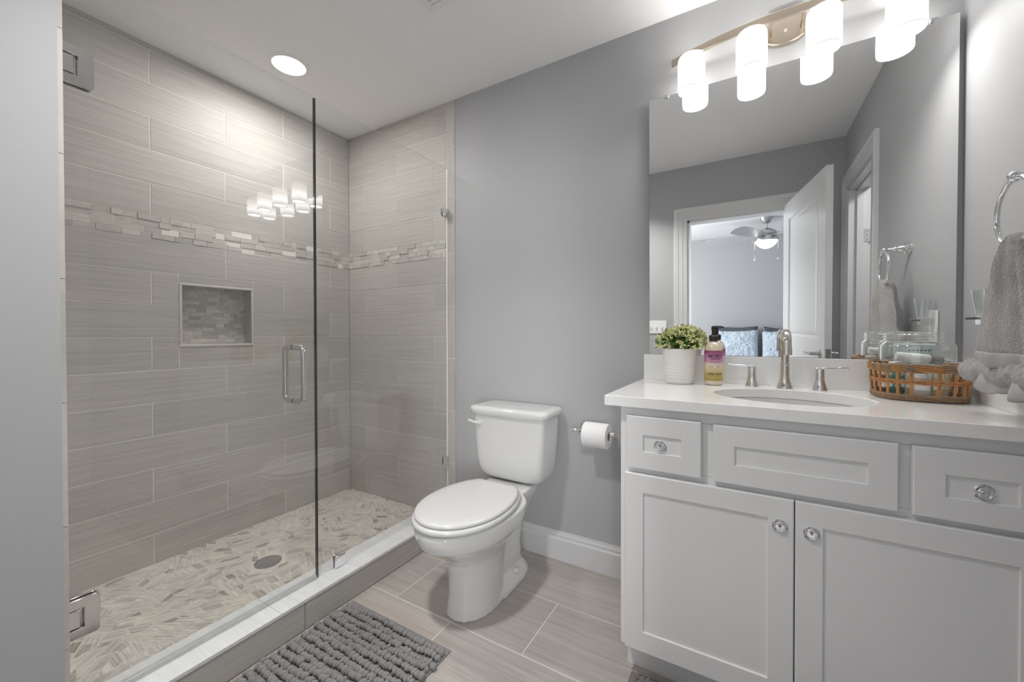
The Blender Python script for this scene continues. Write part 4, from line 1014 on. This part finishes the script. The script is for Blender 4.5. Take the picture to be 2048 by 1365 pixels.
# towel: gathered through the ring, fanning out below
def towel_ring(z, yl, yr, xc, hx_, fold, ph, N=96):
    out = []; yc = (yl+yr)/2; hy_ = abs(yl-yr)/2
    for i in range(N):
        t = 2*PI*i/N; c, s = math.cos(t), math.sin(t)
        y = yc+hy_*c
        x = xc+hx_*math.copysign(abs(s)**0.75, s)+fold*math.sin(c*7.5+ph)*abs(s)**0.5+fold*0.5*math.sin(c*15+ph*2)*abs(s)
        out.append(Vector((min(x, XR-0.004), y, z)))
    return out
tw = empty('hand_towel', (2.93, -0.51, 0.95), 'grey terry hand towel pulled through the towel ring on the right wall', 'towel')
def _sh(t):
    z, a, b, xc, h, f = t; k = 0.86; return (z, -0.512+(a+0.512)*k-0.012, -0.512+(b+0.512)*k, xc+0.006, h*0.85, f)
S1 = [(1.302, -0.500, -0.524, 2.925, 0.012, 0.0), (1.300, -0.486, -0.538, 2.925, 0.022, 0.002), (1.288, -0.468, -0.556, 2.925, 0.028, 0.004), (1.262, -0.450, -0.574, 2.926, 0.033, 0.006), (1.225, -0.432, -0.592, 2.927, 0.036, 0.008), (1.18, -0.412, -0.612, 2.928, 0.039, 0.009), (1.13, -0.390, -0.634, 2.930, 0.042, 0.010), (1.08, -0.368, -0.655, 2.931, 0.045, 0.011), (1.045, -0.356, -0.670, 2.932, 0.046, 0.011), (1.033, -0.360, -0.668, 2.932, 0.040, 0.010)]
S1 = [_sh(t) for t in S1]
bm = B(); rings = []
for i in range(len(S1)-1):
    for q in range(3):
        f_ = q/3; a = [S1[i][j]*(1-f_)+S1[i+1][j]*f_ for j in range(6)]; rings.append(towel_ring(*a, ph=0.8+a[0]*4))
rings.append(towel_ring(*S1[-1], ph=0.8+S1[-1][0]*4))
loft(bm, rings)
def fuzz(bm, amp, sc):
    bm.normal_update()
    for v in bm.verts: v.co += v.normal*amp*noise.noise(v.co*sc)
fuzz(bm, 0.006, 28)
for v in bm.verts: v.co.x = min(v.co.x, XR-0.003)
put('terry_body', bm, M['towel'], tw, smooth=True, angle=180)
bm = B(); rings = [towel_ring(z, yl, yr, 2.932, hx_, 0.010, 0.8+z*4) for z, yl, yr, hx_ in ((1.040, -0.392, -0.648, 0.035), (1.034, -0.389, -0.650, 0.0375), (1.012, -0.384, -0.656, 0.0375), (1.006, -0.386, -0.652, 0.035))]
loft(bm, rings); put('woven_band', bm, M['hem'], tw, smooth=True, angle=180)
bm = B()
nf = 15
for k in range(nf):
    for s_ in (0, 1):
        t = (k+0.5)/nf; yv = -0.352-0.336*t; xv = 2.934+(-0.022 if s_ == 0 else 0.020)+R_.uniform(-.006, .006); dz_ = R_.uniform(-0.006, 0.006)
        vs2 = ball(bm, (xv, yv, 0.992+dz_), 1.0, 3, (0.022, 0.0175, 0.030))
        rot = Matrix.Rotation((0.5-t)*0.7, 3, 'X'); c0 = Vector((xv, yv, 0.992))
        for v in vs2: v.co = c0+rot@(v.co-c0); v.co.x = min(v.co.x, XR-0.024)
fuzz(bm, 0.004, 60)
put('ruffle', bm, M['towel'], tw, smooth=True, angle=180, mods=(('REMESH', {'mode': 'VOXEL', 'voxel_size': 0.0035, 'use_smooth_shade': True}), ('SMOOTH', {'factor': 0.5, 'iterations': 2})))
bm = B(); rings = []
for z, yl, yr, hx_, fo in ((0.990, -0.360, -0.680, 0.026, 0.008), (0.972, -0.350, -0.690, 0.030, 0.010), (0.958, -0.345, -0.695, 0.032, 0.011), (0.952, -0.347, -0.693, 0.031, 0.011)):
    rg = towel_ring(z, yl, yr, 2.930, hx_, fo, 2.2, 128)
    for v in rg: v.z += 0.006*math.sin(v.y*55)-0.010*max(0, -v.y-0.33)*2; v.x = min(v.x, XR-0.026)
    rings.append(rg)
loft(bm, rings); put('hem', bm, M['hem'], tw, smooth=True, angle=180)

# outlet + plug-in night light on the right wall
PYo = -0.235
out_ = empty('wall_outlet', (XR, PYo, 1.10), 'white wall outlet plate on the right wall between mirror and towel', 'outlet')
put('plate', bx(XR-0.0065, XR-0.0005, PYo-0.036, PYo+0.036, 1.043, 1.160), M['white'], out_, bevel=0.002)
bm = B(); box(bm, XR-0.0085, XR-0.006, PYo-0.016, PYo+0.016, 1.060, 1.090); put('socket', bm, M['trim'], out_, bevel=0.003)
nl = empty('night_light', (XR-0.04, PYo, 1.12), 'small clear plug-in night light with a textured cup on the wall outlet', 'night light')
put('body', bx(XR-0.045, XR-0.0085, PYo-0.018, PYo+0.018, 1.104, 1.133), M['clear'], nl, bevel=0.003)
put('switch_bar', bx(XR-0.068, XR-0.0455, PYo+0.000, PYo+0.008, 1.121, 1.128), M['greyp'], nl, bevel=0.001)
bm = B(); pr = []
for k in range(22): h_ = 0.07*k/21; pr.append((0.0145+0.010*h_/0.07+(0.0008 if k % 2 else 0), h_))
pr += [(0.0225, 0.0695), (0.0125, 0.003)]
lathe(bm, pr, (XR-0.034, PYo, 1.134), seg=28, cap=True); put('cup', bm, M['clear'], nl, smooth=True, angle=30)

# light switch plate on the rear wall
sw = empty('light_switch', (1.70, YR, 1.08), 'white triple light switch plate on the wall beside the bedroom doorway', 'light switch')
put('plate', bx(1.62, 1.785, YR+0.0005, YR+0.006, 1.025, 1.138), M['white'], sw, bevel=0.002)
for k in range(3): put('toggle', bx(1.650+k*0.046, 1.660+k*0.046, YR+0.006, YR+0.016, 1.070, 1.092), M['white'], sw, bevel=0.002)

# ------------------------------------------------------------------ bedroom: ceiling fan, bed, pillows
FXc, FYc = 2.598, -4.28
fan = empty('ceiling_fan', (FXc, FYc, ZC), 'silver ceiling fan with a glowing bowl light in the bedroom', 'ceiling fan')
bm = B(); lathe(bm, [(0.075, 0), (0.073, -0.02), (0.05, -0.06), (0.022, -0.078), (0.013, -0.08)], (FXc, FYc, ZC-0.0005), seg=32); put('canopy', bm, M['steel'], fan, smooth=True)
bm = B(); lathe(bm, [(0.0125, -0.075), (0.0125, -0.145)], (FXc, FYc, ZC), seg=16); put('downrod', bm, M['steel'], fan, smooth=True)
bm = B(); lathe(bm, [(0.02, -0.135), (0.06, -0.15), (0.105, -0.18), (0.125, -0.215), (0.118, -0.232), (0.112, -0.236), (0.128, -0.255), (0.136, -0.285), (0.134, -0.30), (0.12, -0.302)], (FXc, FYc, ZC), seg=40); put('motor_housing', bm, M['steel'], fan, smooth=True)
bm = B(); lathe(bm, [(0.124, -0.300), (0.124, -0.312), (0.105, -0.345), (0.07, -0.378), (0.03, -0.396), (0.003, -0.40)], (FXc, FYc, ZC), seg=40); put('light_bowl', bm, M['bowl'], fan, smooth=True)
for a in [0.80+k*2*PI/5 for k in range(5)]:
    bm = B(); n_ = 16; rings = []
    for i in range(n_+1):
        u = i/n_; r_ = 0.11+0.63*u; hw = 0.050+0.035*math.sin(PI*min(u*1.0, 1)*0.75) if u < 0.9 else 0.075*math.sqrt(max(0.02, 1-((u-0.9)/0.1)**2)); 
        ring = []
        for s_, dz in ((-1, 0.004), (1, 0.004), (1, 0), (-1, 0)):
            p = Vector((r_, s_*hw, 0)); zt_ = 2.205-s_*hw*0.33+dz
            ring.append((FXc+p.x*math.cos(a+PI*0)-p.y*math.sin(a), FYc+p.x*math.sin(a)+p.y*math.cos(a), zt_))
        rings.append(ring)
    loft(bm, rings); put('blade', bm, M['blade'], fan)
for dx_ in (-0.128, 0.128):
    bm = B(); tube(bm, [(FXc+dx_, FYc, 2.14), (FXc+dx_, FYc, 1.92)], 0.0022, 6); ball(bm, (FXc+dx_, FYc, 1.905), 0.014, 2); put('pull_chain', bm, M['chrome'], fan, smooth=True)
bed = empty('bed', (2.75, -4.35, ZF), 'bed with pale bedding against the far bedroom wall', 'bed')
put('mattress', bx(1.80, 3.75, YB+0.05, -3.25, 0.22, 0.52), M['bed'], bed, bevel=0.06, segs=4)
put('base', bx(1.83, 3.72, YB+0.06, -3.30, ZF+0.0005, 0.22), M['bed'], bed, bevel=0.01)
def pillow(cx, cy, cz, hx_, hz_, th_, m, label, lean, seed):
    bm = B(); N1, N2 = 22, 16; rr = random.Random(seed); off = Vector((rr.uniform(0, 9), rr.uniform(0, 9), 0)); g = {}
    for sd in (1, -1):
        for i in range(N1+1):
            for j in range(N2+1):
                u, v = 2*i/N1-1, 2*j/N2-1
                e = max(0, (1-abs(u)**2.6))*max(0, (1-abs(v)**2.6)); t = th_*e**0.45
                x = hx_*u*(0.97+0.04*abs(v)**3); z = hz_*v*(0.93+0.09*abs(u)**3)+0.012*noise.noise(Vector((u*2, v, 3))+off)*(v > 0)
                y = sd*(t+0.022*noise.noise(Vector((x*6, z*9, sd))+off)*(e > 0))
                edge = i in (0, N1) or j in (0, N2)
                k = (i, j, 0 if edge else sd)
                if k not in g:
                    Rm = Matrix.Rotation(lean, 3, 'X'); p = Rm@Vector((x, 0 if edge else y, z)); g[k] = bm.verts.new((cx+p.x, cy+p.y, cz+p.z))
    def G(i, j, sd): return g[(i, j, 0 if (i in (0, N1) or j in (0, N2)) else sd)]
    for sd in (1, -1):
        for i in range(N1):
            for j in range(N2): bm.faces.new((G(i, j, sd), G(i+1, j, sd), G(i+1, j+1, sd), G(i, j+1, sd)))
    return tag(put('pillow', bm, m, origin=(cx, cy, cz-hz_), smooth=True, angle=180), label, 'pillow', 'pillows on the bedroom bed')
pillow(2.225, YB+0.32, 0.758, 0.305, 0.228, 0.085, M['bluefab'], 'pale blue pillow with a charcoal one behind it, left of the two in the mirror', 0.28, 1)
pillow(2.855, YB+0.32, 0.752, 0.285, 0.225, 0.085, M['bluefab'], 'pale blue pillow nearest the open door in the mirror reflection', 0.28, 2)
pillow(2.235, YB+0.155, 0.790, 0.285, 0.243, 0.05, M['greyfab'], 'charcoal pillow against the wall behind the left pale blue pillow', 0.16, 3)
pillow(2.875, YB+0.155, 0.778, 0.265, 0.240, 0.05, M['greyfab'], 'charcoal pillow against the wall behind the right pale blue pillow', 0.16, 4)
